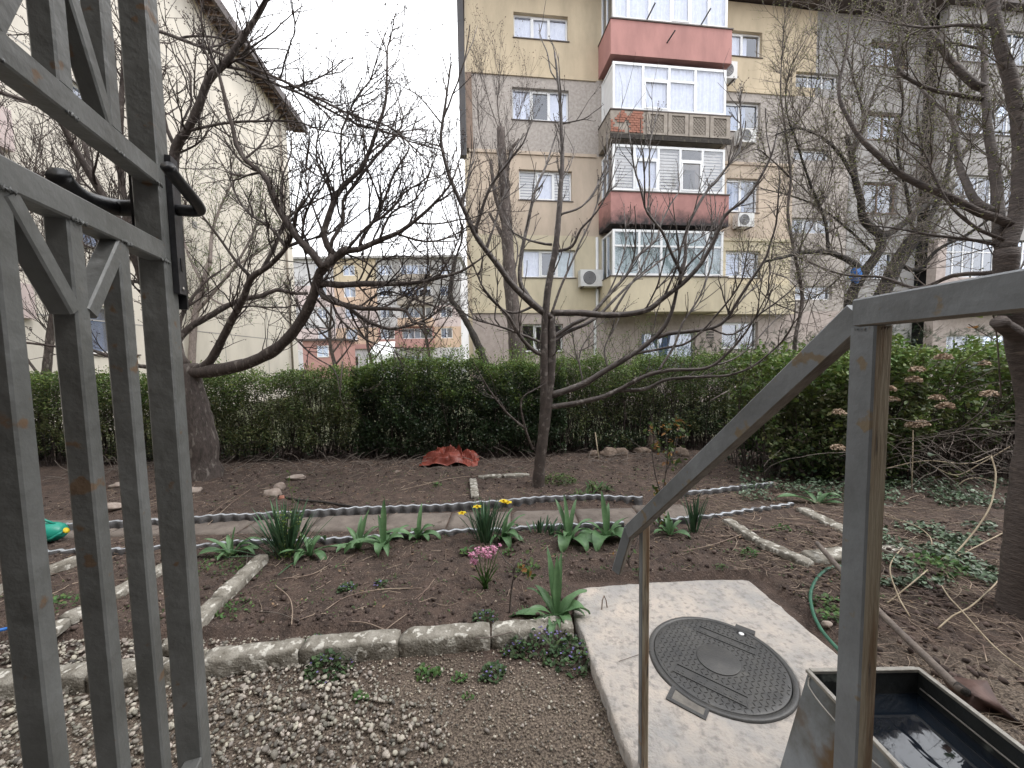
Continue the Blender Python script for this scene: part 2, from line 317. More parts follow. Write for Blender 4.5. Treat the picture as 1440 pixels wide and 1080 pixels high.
def scatter(name, pos, size, M, tv, tf, smooth=True, tilt=.4, flat=(.6, .9), jit=.12, parent=None, kind='stuff'):
    n = len(pos); R = rotm(n, tilt); sc = np.stack([np.ones(n), rng.uniform(.62, .9, n), rng.uniform(flat[0], flat[1], n)], 1) * np.asarray(size).reshape(-1, 1)
    v = np.repeat(tv[None], n, 0) * (1 + rng.normal(0, jit, (n, len(tv), 1))); v = v * sc[:, None, :]
    v = np.einsum('nij,nkj->nki', R, v) + np.asarray(pos)[:, None, :]
    f = (tf[None] + (np.arange(n) * len(tv))[:, None, None]).reshape(-1, tf.shape[1])
    o = mesh_np(name, v.reshape(-1, 3), f, M, parent, smooth); return tag(o, kind=kind) if kind else o
# pebbles: dense and pale on the left, thinning into sandy grit to the right
pos = []; sz = []
tries = 0
while len(pos) < 11500 and tries < 60000:
    tries += 1
    x = random.uniform(-4.0, .5); y = random.uniform(1.05, 2.27)
    nn = noise.noise((x * 2.2, y * 2.2, 9)) * .35
    t = (-.62 - x) / .55 - (y - 1.95) * 1.6 + nn * 1.2
    dens = max(.30, min(.95, .5 + t))
    if y > 2.05 and x > -1.7: dens *= .45
    if random.random() > dens: continue
    far_ = dens < .4
    s = (.0068 + .0105 * random.random() ** 1.5) * (1.3 if random.random() < .10 else 1) * (.66 + .20 * dens) * (random.uniform(.55, 1.0) if far_ else 1)
    pos.append((x, y, .004 + s * .3 + random.uniform(0, .018) * dens)); sz.append(s)
big = [i for i in range(len(sz)) if sz[i] > .0120]; sml = [i for i in range(len(sz)) if sz[i] <= .0120]
tag(scatter('small_pebbles', np.array([pos[i] for i in sml]), [sz[i] for i in sml], MT['pebble'], IV1, IF1, flat=(.42, .7), jit=.07), 'small river pebbles mixed among the larger ones before the kerb', 'pebbles', kind='stuff')
tag(scatter('pebbles', np.array([pos[i] for i in big]), [sz[i] for i in big], MT['pebble'], IV2, IF2, flat=(.42, .7), jit=.03), 'pale river pebbles spread thickly before the garden kerb', 'pebbles', kind='stuff')
pos = []; sz = []
for i in range(7500):
    x = random.uniform(-1.9, .55) if i % 3 else random.uniform(-3.5, .5); y = random.uniform(1.1, 2.28)
    pos.append((x, y, random.uniform(.0, .008))); sz.append(random.uniform(.0025, .0068))
tag(scatter('grit', np.array(pos), sz, MT['grit'], IV1[:, :], IF1, flat=(.5, .9), jit=.1), 'fine sandy grit and chippings between the pebbles and the slab', 'grit', kind='stuff')
# clods on the beds
pos = []; sz = []
for i in range(11500):
    x = random.uniform(-6, 5.0); y = 2.33 + 4.0 * random.random() ** 1.6
    if (.36 < x < 1.9 and y < 2.86) or 3.66 < y < 4.26: continue
    if i % 5 == 0: x = random.uniform(1.9, 4.6); y = random.uniform(1.3, 3.6)
    s = .004 + .019 * random.random() ** 3
    pos.append((x, y, gz(x, y) + s * .3)); sz.append(s)
tag(scatter('soil_clods', np.array(pos), sz, MT['clod'], IV1, IF1, smooth=False, flat=(.6, 1), jit=.16), 'crumbly brown clods of dug garden soil', 'soil', kind='stuff')
# small pale chips on the soil
pos = []; sz = []
for i in range(3600):
    x = random.uniform(-5.5, 4.5); y = 2.36 + 3.8 * random.random() ** 1.3
    if (.36 < x < 1.9 and y < 2.86) or 3.66 < y < 4.26: continue
    s = .0025 + .0085 * random.random() ** 3; pos.append((x, y, gz(x, y) + s * .35)); sz.append(s)
tag(scatter('stone_chips', np.array(pos), sz, MT['grit'], IV1, IF1, smooth=False, flat=(.4, .8), jit=.16), 'small pale stone chips lying on the dug beds', 'chips', kind='stuff')

# ------------------------------------------------------------------ garden kerbs
def rough_block(name, a, b, w, h, M, parent, z0=0, n=14, amp=.009, top_amp=.006, gap=.006):
    """weathered block from a to b (top centre line at ground level), w wide, h tall"""
    a = Vector(a); b = Vector(b); d = b - a; ln = d.length; d.normalize(); s = Vector((-d.y, d.x, 0)); n = max(4, int(ln / .035))
    prof = [(-.5, 0), (-.5, .45), (-.49, .86), (-.43, .97), (-.25, 1), (0, 1.01), (.25, 1), (.43, .97), (.49, .86), (.5, .45), (.5, 0)]
    mb = MB(); vs = []; sd = random.uniform(0, 99)
    for i in range(n + 1):
        t = i / n; e = min(t, 1 - t) * ln; k = 1 - .10 * math.exp(-e / .012)
        q = a + d * (gap + (ln - 2 * gap) * t)
        for (u, v) in prof:
            p = q + s * (u * w * k); z = z0 + v * h * (k if v > .5 else 1)
            nv = noise.noise_vector(p * 16 + Vector((sd, 0, z * 16))) * amp + noise.noise_vector(p * 50 + Vector((0, sd, z * 50))) * amp * .5
            if v > .9: z += noise.noise((p.x * 9, p.y * 9, sd)) * top_amp
            vs.append(Vector((p.x, p.y, p.z + z)) + nv)
    m_ = len(prof); fs = [(i * m_ + j, i * m_ + j + 1, (i + 1) * m_ + j + 1, (i + 1) * m_ + j) for i in range(n) for j in range(m_ - 1)]
    fs = [tuple(reversed(f)) for f in fs] + [tuple(range(m_)), tuple(reversed(range(n * m_, n * m_ + m_)))]
    mb.add(vs, fs); return mb.build(name, M, parent, True)
def g2(px, py, z=0.0): return Vector(G(px, py, z)) * 1.0
def kerb(label, pix, w, h, z0=0.0, zt=None, cat='kerb', group=None, pts=None):
    zt = z0 + h if zt is None else zt
    P3 = pts or [Vector((*G(px, py, zt)[:2], 0)) for px, py in pix]
    t = thing('garden_kerb', label, cat, (P3[0].x, P3[0].y, 0), group=group)
    for a, b in zip(P3[:-1], P3[1:]): rough_block('kerb_stone', a + Vector((0, 0, random.uniform(-.006, .004))), b, w * random.uniform(.95, 1.04), h, MT['kerb'], t, z0)
    return t
kerb('long front row of worn grey concrete kerb stones between the pebbles and the dug bed', [(-330, 985), (-190, 972), (-60, 958), (55, 945), (130, 938), (228, 930), (285, 920), (425, 903), (563, 891), (690, 881), (806, 872)], .115, .105, 0)
kerb('slanting concrete kerb dividing the dug beds, with daffodil leaves at its far end', [(236, 905), (306, 838), (370, 778)], .10, .07, BED)
kerb('slanting concrete kerb seen between the two right-hand gate bars', [(22, 915), (90, 868), (145, 838), (200, 808), (262, 778)], .10, .06, BED)
kerb('short concrete kerb at far left beside the teal watering can', [(-110, 880), (-20, 832), (60, 800), (120, 778)], .10, .06, BED)
kerb('low concrete kerb of two stones running toward the manhole slab from the path', [(1022, 728), (1066, 757), (1142, 790)], .10, .05, BED)
kerb('flat pale concrete kerb at right, half hidden by the thick railing post', [(1126, 712), (1190, 744), (1230, 762)], .12, .04, BED)
kerb('thin L shaped concrete edging on the left of the young bare tree', [(668, 698), (665, 672)], .10, .035, BED)
kerb('thin straight concrete edging behind the foot of the young bare tree', [(672, 669), (706, 667), (745, 666)], .10, .035, BED)
tag(rough_block('paving_piece', Vector((*G(1136, 780, .08)[:2], 0)), Vector((*G(1215, 772, .08)[:2], 0)), .16, .04, MT['kerb'], None, BED), 'pale flat paving piece lying on the soil by the shovel handle', 'paving stone')
tag(rough_block('paving_piece', Vector((*G(1236, 770, .06)[:2], 0)), Vector((*G(1300, 776, .06)[:2], 0)), .14, .025, MT['kerb'], None, BED), 'pale broken paving piece at right just past the thick railing post', 'paving stone')
# ------------------------------------------------------------------ path slabs
path = mesh_np('path', [(-9, 3.66, .012), (5.2, 3.78, .012), (5.2, 4.30, .012), (-9, 4.20, .012)], [(0, 1, 2, 3)], MT['paver']); tag(path, kind='structure')
x = -7.0; ci = 0
while x < 3.9:
    ln = random.uniform(.62, .8); yc = 3.93 + (x + 3) * .016; g_ = random.uniform(.004, .012)
    mb = MB(); y0, y1 = yc - .235 + random.uniform(-.02, .02), yc + .20 + random.uniform(-.02, .02)
    if x > 1.0: y0 += .05 + .03 * (x - 1); y1 += .06 + .035 * (x - 1)
    n = 12; zz = random.uniform(.028, .04); vs = []; fs = []; sd = random.random() * 50
    for i in range(n + 1):
        for j in range(7):
            u = i / n; v = j / 6; p = Vector((x + g_ + (ln - 2 * g_) * u, y0 + (y1 - y0) * v, zz)); e = min(u, 1 - u, v, 1 - v)
            p += noise.noise_vector(p * 12 + Vector((sd, 0, 0))) * .006; p.z -= .012 if e == 0 else 0
            vs.append(p)
    for i in range(n):
        for j in range(6): fs.append((i * 7 + j, (i + 1) * 7 + j, (i + 1) * 7 + j + 1, i * 7 + j + 1))
    b = len(vs); ring = [i * 7 for i in range(n + 1)] + [n * 7 + j for j in range(1, 7)] + [i * 7 + 6 for i in range(n - 1, -1, -1)] + [j for j in range(5, 0, -1)]
    vs += [Vector((vs[q].x, vs[q].y, 0)) for q in ring]; k = len(ring)
    fs += [(ring[q], b + q, b + (q + 1) % k, ring[(q + 1) % k]) for q in range(k)]
    mb.add(vs, fs).build('paving_slab', MT['paver'], path, True)
    x += ln
# ------------------------------------------------------------------ corrugated edging strips
def strip(label, pix, h=.10, z0=.0, zt=.09, amp=.014, wave=.125):
    pts = [Vector((*G(px, py, zt)[:2], 0)) for px, py in pix]; mb = MB(); vs = []
    seg = []
    for a, b in zip(pts[:-1], pts[1:]):
        n = max(2, int((b - a).length / .009)); seg += [a.lerp(b, i / n) for i in range(n)]
    d0 = 0; prev = seg[0]; ts = []
    for i, p in enumerate(seg):
        d0 += (p - prev).length; prev = p; d = (seg[min(i + 1, len(seg) - 1)] - seg[max(i - 1, 0)]).normalized(); s = Vector((-d.y, d.x, 0))
        o = amp * math.sin(2 * math.pi * d0 / wave + 1.5 * noise.noise((d0 * 1.3, 1, h))) * (1 + .5 * noise.noise((d0 * 3, 0, h))); wz = noise.noise((d0 * 2.2, 4, h)) * .02; wo = noise.noise((d0 * 1.1, 7, h)) * .03
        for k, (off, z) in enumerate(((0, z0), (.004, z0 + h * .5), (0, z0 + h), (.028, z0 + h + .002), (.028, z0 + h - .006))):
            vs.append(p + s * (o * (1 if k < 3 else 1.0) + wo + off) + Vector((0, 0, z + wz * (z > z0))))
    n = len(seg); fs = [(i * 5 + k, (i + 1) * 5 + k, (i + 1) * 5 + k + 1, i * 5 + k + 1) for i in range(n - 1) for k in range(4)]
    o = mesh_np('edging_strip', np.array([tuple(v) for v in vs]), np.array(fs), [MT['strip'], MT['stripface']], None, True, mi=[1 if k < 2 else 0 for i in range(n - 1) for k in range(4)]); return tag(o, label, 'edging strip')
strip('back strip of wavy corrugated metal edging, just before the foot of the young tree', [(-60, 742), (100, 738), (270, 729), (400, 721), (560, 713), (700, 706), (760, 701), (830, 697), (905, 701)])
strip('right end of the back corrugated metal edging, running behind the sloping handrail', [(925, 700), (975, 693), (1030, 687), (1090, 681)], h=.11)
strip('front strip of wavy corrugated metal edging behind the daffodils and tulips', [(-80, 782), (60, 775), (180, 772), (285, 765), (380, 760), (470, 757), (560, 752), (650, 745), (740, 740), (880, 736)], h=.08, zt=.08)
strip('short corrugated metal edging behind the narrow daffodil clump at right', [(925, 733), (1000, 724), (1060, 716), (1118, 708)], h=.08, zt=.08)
# ------------------------------------------------------------------ concrete slab with the manhole
ST = .075
sl = [G(817, 826, ST), G(1052, 814, ST), G(1178, 919, ST)]; sR = G(1330, 1045, ST)
poly = [Vector((*G(806, 860, ST)[:2], 0)), Vector((*sl[0][:2], 0)), Vector((*G(935, 817, ST)[:2], 0)), Vector((*sl[1][:2], 0)), Vector((*sl[2][:2], 0)), Vector((1.92, 1.15, 0)), Vector((.56, 1.15, 0)), Vector((*G(897, 1100, ST)[:2], 0))]
LC = Vector((*G(1010, 930, ST)[:2], 0)); LR = .345
def poly_r(c, ang):
    d = Vector((math.cos(ang), math.sin(ang), 0)); best = 9
    for a, b in zip(poly, poly[1:] + poly[:1]):
        e = b - a; den = d.x * e.y - d.y * e.x
        if abs(den) < 1e-9: continue
        w = a - c; t = (w.x * e.y - w.y * e.x) / den; u = (w.x * d.y - w.y * d.x) / den
        if t > 0 and -1e-6 <= u <= 1 + 1e-6: best = min(best, t)
    return best
na = 144; nr = 26; vs = []; fs = []
for i in range(na):
    an = 2 * math.pi * i / na; R_ = poly_r(LC, an); R0 = LR + .006
    for j in range(nr + 1):
        u = j / nr; r = R0 + (R_ - R0) * u; p = LC + Vector((math.cos(an), math.sin(an), 0)) * r
        z = ST + noise.noise((p.x * 5, p.y * 5, 0)) * .006 + noise.noise((p.x * 30, p.y * 30, 0)) * .0016 - (.007 if j == nr else 0)
        if j == nr: p += Vector((noise.noise((p.x * 14, p.y * 14, 3)), noise.noise((p.x * 14, p.y * 14, 8)), 0)) * .014
        vs.append((p.x, p.y, z))
    vs.append((vs[-1][0], vs[-1][1], -.05)); vs.append((vs[-nr - 2][0], vs[-nr - 2][1], .02))
K = nr + 3
for i in range(na):
    a = i * K; b = ((i + 1) % na) * K
    for j in range(nr + 1): fs.append((a + j, a + j + 1, b + j + 1, b + j))
    fs.append((a + nr + 2, a, b, b + nr + 2))
slab = MB().add(vs, fs).build('concrete_slab', MT['slab'], None, True)
tag(slab, 'pale speckled square concrete slab on the soil carrying the round manhole lid', 'concrete slab')
# lid
u_ = Vector((*(G(1030, 972, ST) - G(948, 933, ST))[:2], 0)).normalized(); LA = math.atan2(u_.y, u_.x)
lid = thing('manhole_cover', 'round dark grey manhole cover with raised tread bars, set in the pale slab', 'manhole cover', (LC.x, LC.y, ST), LA)
fr = MB().lathe([(LR + .004, -.03), (LR + .004, .004), (LR - .003, .010), (LR - .022, .010), (LR - .025, -.03)], 96); fr.f = fr.f[:-2]; fr.build('frame', MT['lid'], lid, True, True)
MB().lathe([(LR - .027, -.03), (LR - .027, .007), (LR - .029, .009), (LR - .06, .008), (.0, .008)], 96).build('lid', MT['lid'], lid, True, True)
def lid_keep(x, y):
    r = math.hypot(x, y)
    if r > LR - .038 or r < .115: return False
    if abs(x) < .172 and -.235 < y < -.155: return False
    if abs(x + .0) < .155 and .15 < y < .222: return False
    if abs(x - .06) < .03 and .245 < y < .3: return False
    return True
mb = MB(); s_ = .0235; k = 0
for i in range(-16, 17):
    for j in range(-16, 17):
        x, y = i * s_, j * s_
        if not lid_keep(x, y): continue
        a = math.radians(45 if (i + j) % 2 else -45); M_ = Matrix.Translation((x, y, .008)) @ Matrix.Rotation(a, 4, 'Z')
        l_, w_, h_ = .0115, .0036, .0042
        vs = [M_ @ Vector(c) for c in ((-l_, 0, 0), (0, -w_, 0), (l_, 0, 0), (0, w_, 0), (-l_ * .5, 0, h_), (l_ * .5, 0, h_))]
        mb.add(vs, [(0, 1, 4), (1, 5, 4), (1, 2, 5), (2, 3, 5), (3, 4, 5), (3, 0, 4)])
tag(mb.build('tread_bars', MT['lid'], lid, False, True), kind='stuff')
MB().lathe([(.105, .008), (.105, .0125), (.102, .0135), (0, .0135)], 48).build('centre_disc', MT['lid'], lid, True, True)
for (y0, y1, hx) in ((-.228, -.162, .165), (.157, .216, .148)):
    pm = MB(); e = .005
    for (a, b, c, d) in ((-hx, hx, y0, y0 + e), (-hx, hx, y1 - e, y1), (-hx, -hx + e, y0 + e, y1 - e), (hx - e, hx, y0 + e, y1 - e)): pm.box(a, b, c, d, .0075, .0125)
    o = pm.build('raised_panel', MT['lid'], lid, False, True)
    gm = MB(); x = -hx + .016                     # worn raised lettering, too worn to read
    while x < hx - .024:
        w_ = .016; yc = (y0 + y1) / 2; hh = (y1 - y0) * .24
        if random.random() < .86:
            for q in range(random.choice((2, 3, 3))):
                p = random.choice(((0, 0, .003, 2 * hh), (0, 0, w_ * .8, .003), (0, hh, w_ * .7, .003), (w_ * .6, 0, .003, 2 * hh), (0, 2 * hh - .003, w_ * .8, .003)))
                gm.box(x + p[0], x + p[0] + p[2], yc - hh + p[1], yc - hh + p[1] + p[3], .0075, .0098 + q * .0002)
        x += w_ * 1.35
    tag(gm.build('worn_lettering', MT['lid'], o, False, True), kind='stuff')
hb = MB().box(-.12, .02, -LR - .045, -LR + .03, -.02, .0045); hb.build('hinge_block', MT['lidworn'], lid, False, True)
MB().box(-.14, -.12, -LR - .05, -LR + .035, -.02, .0075).box(.02, .035, -LR - .05, -LR + .028, -.02, .0075).box(-.14, .035, -LR - .062, -LR - .045, -.02, .0068).build('hinge_frame', MT['lid'], lid, False, True)
MB().box(.035, .085, LR - .062, LR - .035, .0, .0092).build('lock_slot', MT['black'], lid, False, True)
MB().lathe([(.014, .0), (.014, .0105), (.011, .012), (0, .012)], 12, Matrix.Translation((.06, LR - .05, 0))).build('lock_cap', MT['pvc'], lid, True, True)
MB().box(.02, .12, LR - .018, LR + .022, -.02, .0118).build('lock_housing', MT['lid'], lid, False, True)
# bent iron loop in the slab
p = G(852, 856, ST); q = G(846, 857, ST); hk = MB()
pts = [Vector((*q, )), Vector((*q, )) + Vector((.005, 0, .06)), Vector((*q, )) + Vector((.018, .01, .085)), Vector((*p, )) + Vector((.004, .01, .05)), Vector((*p, )) + Vector((.012, .012, -.005))]
pts[0].z = ST - .01
hk.tube(pts, .0035, 6); tag(hk.build('iron_hook', MT['oldframe'], None, True), 'small rusty bent iron hook sticking up from the corner of the slab', 'hook')
# ------------------------------------------------------------------ landing and steps under the camera, the added unseen block behind
mb = MB().box(-1.6, .66, -.32, .52, -.05, .86); st = mb.build('steps', MT['step'], None, False)
for i, (z, y) in enumerate(((.69, .74), (.52, .93), (.35, 1.12))):
    MB().box(-.4, .66, .521, y, -.05, z - i * .002).build('step', MT['step'], st, False, True)
tag(st, kind='structure')
mb = MB()
mb.box(-14, -.42, -.75, -.34, -.1, 6.6).box(.72, 14, -.75, -.34, -.1, 6.6).box(-.42, .72, -.75, -.34, 3.05, 6.6).box(-14, 14, -6, -.751, 6.4, 6.6).box(-14, 14, -6.3, -6, -.1, 6.6).box(-.42, .72, -3.4, -3.2, -.1, 3.05).box(-.42, .72, -3.2, -.75, -.1, .858)  # unseen block, added to shade the gate, kept low so skylight reaches the facade
hw = thing('unseen_house', 'unseen apartment block whose back door the camera stands in, low and dark to shape the light', 'building', (0, -.5, 0)); mb.build('wall', MT['unseen_housew'], hw)
# ------------------------------------------------------------------ buildings
def wall(parent, name, s0, s1, z0, z1, opens, M, y0=0.0, th=.3):
    """wall between s0..s1, z0..z1 with openings (a,b,c,d), outer face at local y=y0"""
    mb = MB(); cuts = sorted(set([s0, s1] + [min(max(v, s0), s1) for o in opens for v in o[:2]]))
    for a, b in zip(cuts[:-1], cuts[1:]):
        if b - a < 1e-4: continue
        zs = sorted([(max(o[2], z0), min(o[3], z1)) for o in opens if o[0] < b - 1e-4 and o[1] > a + 1e-4 and o[2] < z1 and o[3] > z0]); z = z0
        for c, d in zs:
            if c > z + 1e-4: mb.box(a, b, y0, y0 + th, z, c)
            z = max(z, d)
        if z < z1 - 1e-4: mb.box(a, b, y0, y0 + th, z, z1)
    return mb.build(name, M, parent, False, True)
def drape(parent, s0, s1, z0, z1, y, M, kind='curtain'):
    """wavy curtain sheet"""
    n = max(6, int((s1 - s0) / .035)); vs = []; ph = random.uniform(0, 6)
    for i in range(n + 1):
        x = s0 + (s1 - s0) * i / n; o = .02 * math.sin(i * 1.7 + ph) + .012 * math.sin(i * .63 + ph * 2)
        vs += [(x, y + o, z0), (x, y + o * .7, z1)]
    return MB().add(vs, [(2 * i, 2 * i + 2, 2 * i + 3, 2 * i + 1) for i in range(n)]).build(kind, M, parent, True, True)
def blinds(parent, s0, s1, z0, z1, y, M):
    mb = MB(); z = z1; k = 0
    while z > z0 + .05:
        mb.box(s0, s1, y + (.0 if k % 2 else .02), y + .006 + (.0 if k % 2 else .02), max(z - .085, z0), z - .006 - (.02 if k % 2 else 0)); z -= .095; k += 1
    return mb.build('blind', M, parent, False, True)
def window(parent, s0, s1, z0, z1, y=0.0, n=2, rec=.12, cover='curtain', frame='pvc', transom=None, sill=True, glass='glass', casement=(), fw=.05, door=()):
    """window frame with its panes, covers and sill; y is the outer wall face"""
    f = MB(); yf = y + rec; fd = .055
    f.box(s0, s1, yf, yf + fd, z1 - fw, z1).box(s0, s1, yf, yf + fd, z0, z0 + fw)
    bars = [s0 + (s1 - s0) * i / n for i in range(n + 1)] if not isinstance(n, (list, tuple)) else [s0] + list(n) + [s1]
    for i, b in enumerate(bars):
        a, c = (b, b + fw) if i == 0 else ((b - fw, b) if i == len(bars) - 1 else (b - fw / 2, b + fw / 2)); f.box(a, c, yf, yf + fd, z0 + fw, z1 - fw)
    fr_ = f.build('window', MT[frame], parent, False, True)
    for i in range(len(bars) - 1):
        a = bars[i] + (fw if i == 0 else fw / 2); c = bars[i + 1] - (fw if i == len(bars) - 2 else fw / 2); cells = [(z0 + fw, z1 - fw)]
        if transom and (transom[1] == 'all' or i in transom[1]):
            tz = transom[0]; MB().box(a, c, yf - .002, yf + fd, tz - fw * .4, tz + fw * .4).build('transom', MT[frame], fr_, False, True); cells = [(z0 + fw, tz - fw * .4), (tz + fw * .4, z1 - fw)]
        for q, (lo_, hi_) in enumerate(cells):
            if i in casement and q == 0:
                e = .045; MB().box(a, c, yf - .014, yf + .03, lo_, lo_ + e).box(a, c, yf - .014, yf + .03, hi_ - e, hi_).box(a, a + e, yf - .014, yf + .03, lo_ + e, hi_ - e).box(c - e, c, yf - .014, yf + .03, lo_ + e, hi_ - e).build('casement', MT[frame], fr_, False, True)
            MB().box(a - .004, c + .004, yf + .022, yf + .028, lo_ - .004, hi_ + .004).build('pane', MT[glass], fr_, False, True)
        cv = cover[i % len(cover)] if isinstance(cover, (list, tuple)) else cover
        if cv in ('curtain', 'curtaing'): drape(fr_, a - .02, c + .02, z0 + .02, z1 - .02, yf + .075, MT[cv])
        elif cv == 'blind': blinds(fr_, a, c, z0 + .02, z1 - .02, yf + .08, MT['blind'])
        elif cv == 'half': drape(fr_, a, a + (c - a) * .45, z0 + .02, z1 - .02, yf + .14, MT['curtain'])
    if sill: MB().box(s0 - .04, s1 + .04, y - .03, y + rec, z0 - .03, z0 - .004).build('sill', MT['sheet'] if frame == 'pvc' else MT['oldframe'], fr_, False, True)
    return fr_
# ---- main block
A7 = math.radians(7); BO = (-1.28, 13.0, 0)
blk = thing('apartment_block', 'five storey ochre, grey and red apartment block with enclosed balconies behind the hedge', 'apartment building', BO, A7)
Z = [0.0, 3.30, 5.85, 8.50, 10.96, 13.9]
lw = [(1.54, 3.35, 12.12, 12.90), (1.45, 3.36, 9.56, 10.58), (1.64, 3.45, 7.00, 7.98), (1.72, 3.55, 4.45, 5.38), (1.60, 3.10, 1.93, 2.88)]
rw = [(9.0, 10.35, 12.13, 12.97), (8.95, 10.35, 9.60, 10.62), (9.1, 10.36, 6.82, 8.0), (9.12, 10.5, 4.50, 5.47), (9.02, 10.46, 1.93, 2.90)]
stw = [(11.72, 13.45, 11.27, 11.80), (11.7, 13.2, 8.75, 9.15), (11.75, 13.4, 6.15, 6.70), (11.95, 13.5, 3.72, 4.24)]
gw = [(14.7, 16.3, 12.2, 13.1), (14.7, 16.2, 9.6, 10.6), (14.6, 16.1, 6.95, 8.08), (14.6, 16.1, 4.5, 5.5), (14.6, 16.1, 1.95, 2.9)]
bd = [(5.0, 7.9, 11.4, 13.6), (5.0, 7.9, 8.9, 10.7), (5.0, 7.9, 6.4, 8.2), (5.0, 7.9, 3.9, 5.6)]   # openings behind the balconies
gr_ = [(5.95, 8.0, 1.15, 2.55)]
ops = lw + rw + stw + gw + bd + gr_
cols = ['pinkrough', 'yell', 'peach', 'rough', 'ochre']
for i in range(5):
    za, zb = Z[i], Z[i + 1]
    wall(blk, 'wall', 0.0, 11.7, za, zb, ops, MT[cols[i]], y0=0.0)
    wall(blk, 'wall', 11.7, 12.5 if i == 4 else 14.0, za, zb, ops, MT['rough' if i in (1, 2, 3) else ('ochre' if i == 4 else 'pinkrough')], y0=.02)
wall(blk, 'wall', 12.5, 14.0, Z[4], Z[5], ops, MT['greyp'], y0=.025)
wall(blk, 'wall', 14.0, 17.0, 0, Z[5], ops, MT['greyp'], y0=.0)
for i in range(5): wall(blk, 'wall', 17.0, 26.0, Z[i], Z[i + 1], [(17.4, 21.4, 4.45, 5.95)] if i == 1 else [(17.6, 21, Z[i] + 1.1, Z[i] + 2.3)], MT['pinkrough' if i < 2 else 'greyp'], y0=-.7 + .002 * i)
# raised string courses between the storeys
for i, z in enumerate(Z[1:5]):
    if i in (0, 2, 3): MB().box(0.0 if i else 0.0, 4.3, -.045, -.003, z - .05, z + .05).build('string_course', MT['peach' if i == 2 else ('ochre' if i == 3 else 'yell')], blk, False, True)
    MB().box(8.6, 11.7, -.045, -.003, z - .05, z + .05).build('string_course', MT['peach' if i == 2 else ('ochre' if i == 3 else 'yell')], blk, False, True)
MB().box(-.06, .14, -.055, .3, 8.55, 10.9).build('corner_strip', MT['oldframe'], blk, False, True)
# side wall, back wall, floors and roof
MB().box(-.002, .3, .301, 11, 0, 13.9).box(0, 26, 10.7, 11, 0, 13.9).build('wall', MT['ochre'], blk, False, True)
fl = MB()
for z in Z[1:5]: fl.box(.3, 25.9, .31, 10.6, z - .2, z - .02)
fl.box(.3, 25.9, 3.5, 3.7, 0, 13.8); fl.build('floor', MT['dark'], blk, False, True)
rf = MB().box(-.06, 12.5, -.8, 11.6, 13.95, 14.12); nrib = 0
o = rf.build('roof', MT['roof'], blk, False, True)
rb = MB().box(12.5, 26.5, -1.0, 11.6, 13.90, 14.02)
for k in range(120): rb.box(12.5 + k * .116, 12.56 + k * .116, -1.0, -.4, 14.02, 14.07)
rb.build('corrugated_roof', MT['roof'], blk, False, True)
MB().box(-.27, -.07, -.1, .16, 8.3, 14.3).build('chimney_duct', MT['pipe'], blk, False, True)
wcov = [['curtain', 'curtain', 'curtain'], ['curtain', 'dark', 'curtain'], ['blind', 'curtain', 'blind'], ['curtain', 'dark', 'curtaing'], ['dark', 'dark', 'dark']]
for i, o in enumerate(lw): window(blk, *o, n=3, cover=wcov[i], glass='glass', casement=(1,))
for i, o in enumerate(rw): window(blk, *o, n=2, cover=['curtain', 'half'] if i < 4 else 'none', casement=(0,), glass='glassd' if i else 'glass')
for o in stw: window(blk, *o, n=3, cover='none', glass='glassd', sill=False, y=.02)
for o in gw: window(blk, *o, n=2, cover='half', frame='oldframe' if o[2] > 6 else 'pvc', glass='glassd')
window(blk, 5.95, 8.0, 1.15, 2.55, n=3, cover='curtain', glass='glassd')
window(blk, 17.4, 21.4, 4.45, 5.95, n=9, cover='none', glass='glassd', y=-.7, transom=(5.4, 'all'), sill=False)
for z in (1.1, 6.95, 9.6, 12.06): window(blk, 17.6, 21, z if z > 6 else 1.1, (z if z > 6 else 1.1) + 1.2, n=6, cover='half', glass='glassd', y=-.7)
MB().box(17.0, 21.9, -1.5, -.71, 3.2, 3.32).box(17.0, 21.9, -1.5, -1.42, 3.32, 4.2).build('balcony', MT['greyp'], blk, False, True)
# small ventilation grid in the ground floor wall
vg = MB()
for a in range(4):
    for b in range(3): vg.box(8.42 + a * .075, 8.47 + a * .075, -.008, -.002, 2.32 + b * .10, 2.38 + b * .10)
vg.build('vent', MT['dark'], blk, False, True)
# ---- enclosed balconies
def mould_mat():
    M = MT['redstain']; n = M.node_tree.nodes; l = M.node_tree.links; b = n['Principled BSDF']; src = b.inputs['Base Color'].links[0].from_socket
    t = n.new('ShaderNodeTexCoord'); sx = n.new('ShaderNodeSeparateXYZ'); l.new(t.outputs['Object'], sx.inputs[0]); nz = n.new('ShaderNodeTexNoise'); nz.inputs['Scale'].default_value = 3.5; nz.inputs['Detail'].default_value = 10; nz.inputs['Roughness'].default_value = .7
    l.new(t.outputs['Object'], nz.inputs[0]); a = n.new('ShaderNodeMath'); a.operation = 'MULTIPLY_ADD'; a.inputs[1].default_value = -1.0; l.new(nz.outputs[0], a.inputs[0]); l.new(sx.outputs[2], a.inputs[2])
    r = n.new('ShaderNodeMapRange'); r.inputs['From Min'].default_value = 5.95; r.inputs['From Max'].default_value = 5.45; l.new(a.outputs[0], r.inputs[0])
    m = n.new('ShaderNodeMix'); m.data_type = 'RGBA'; m.inputs['B'].default_value = (.035, .03, .032, 1); l.new(r.outputs[0], m.inputs['Factor']); l.new(src, m.inputs['A']); l.new(m.outputs['Result'], b.inputs['Base Color'])
mould_mat()
BX0, BX1, BY = 4.38, 8.36, -1.1
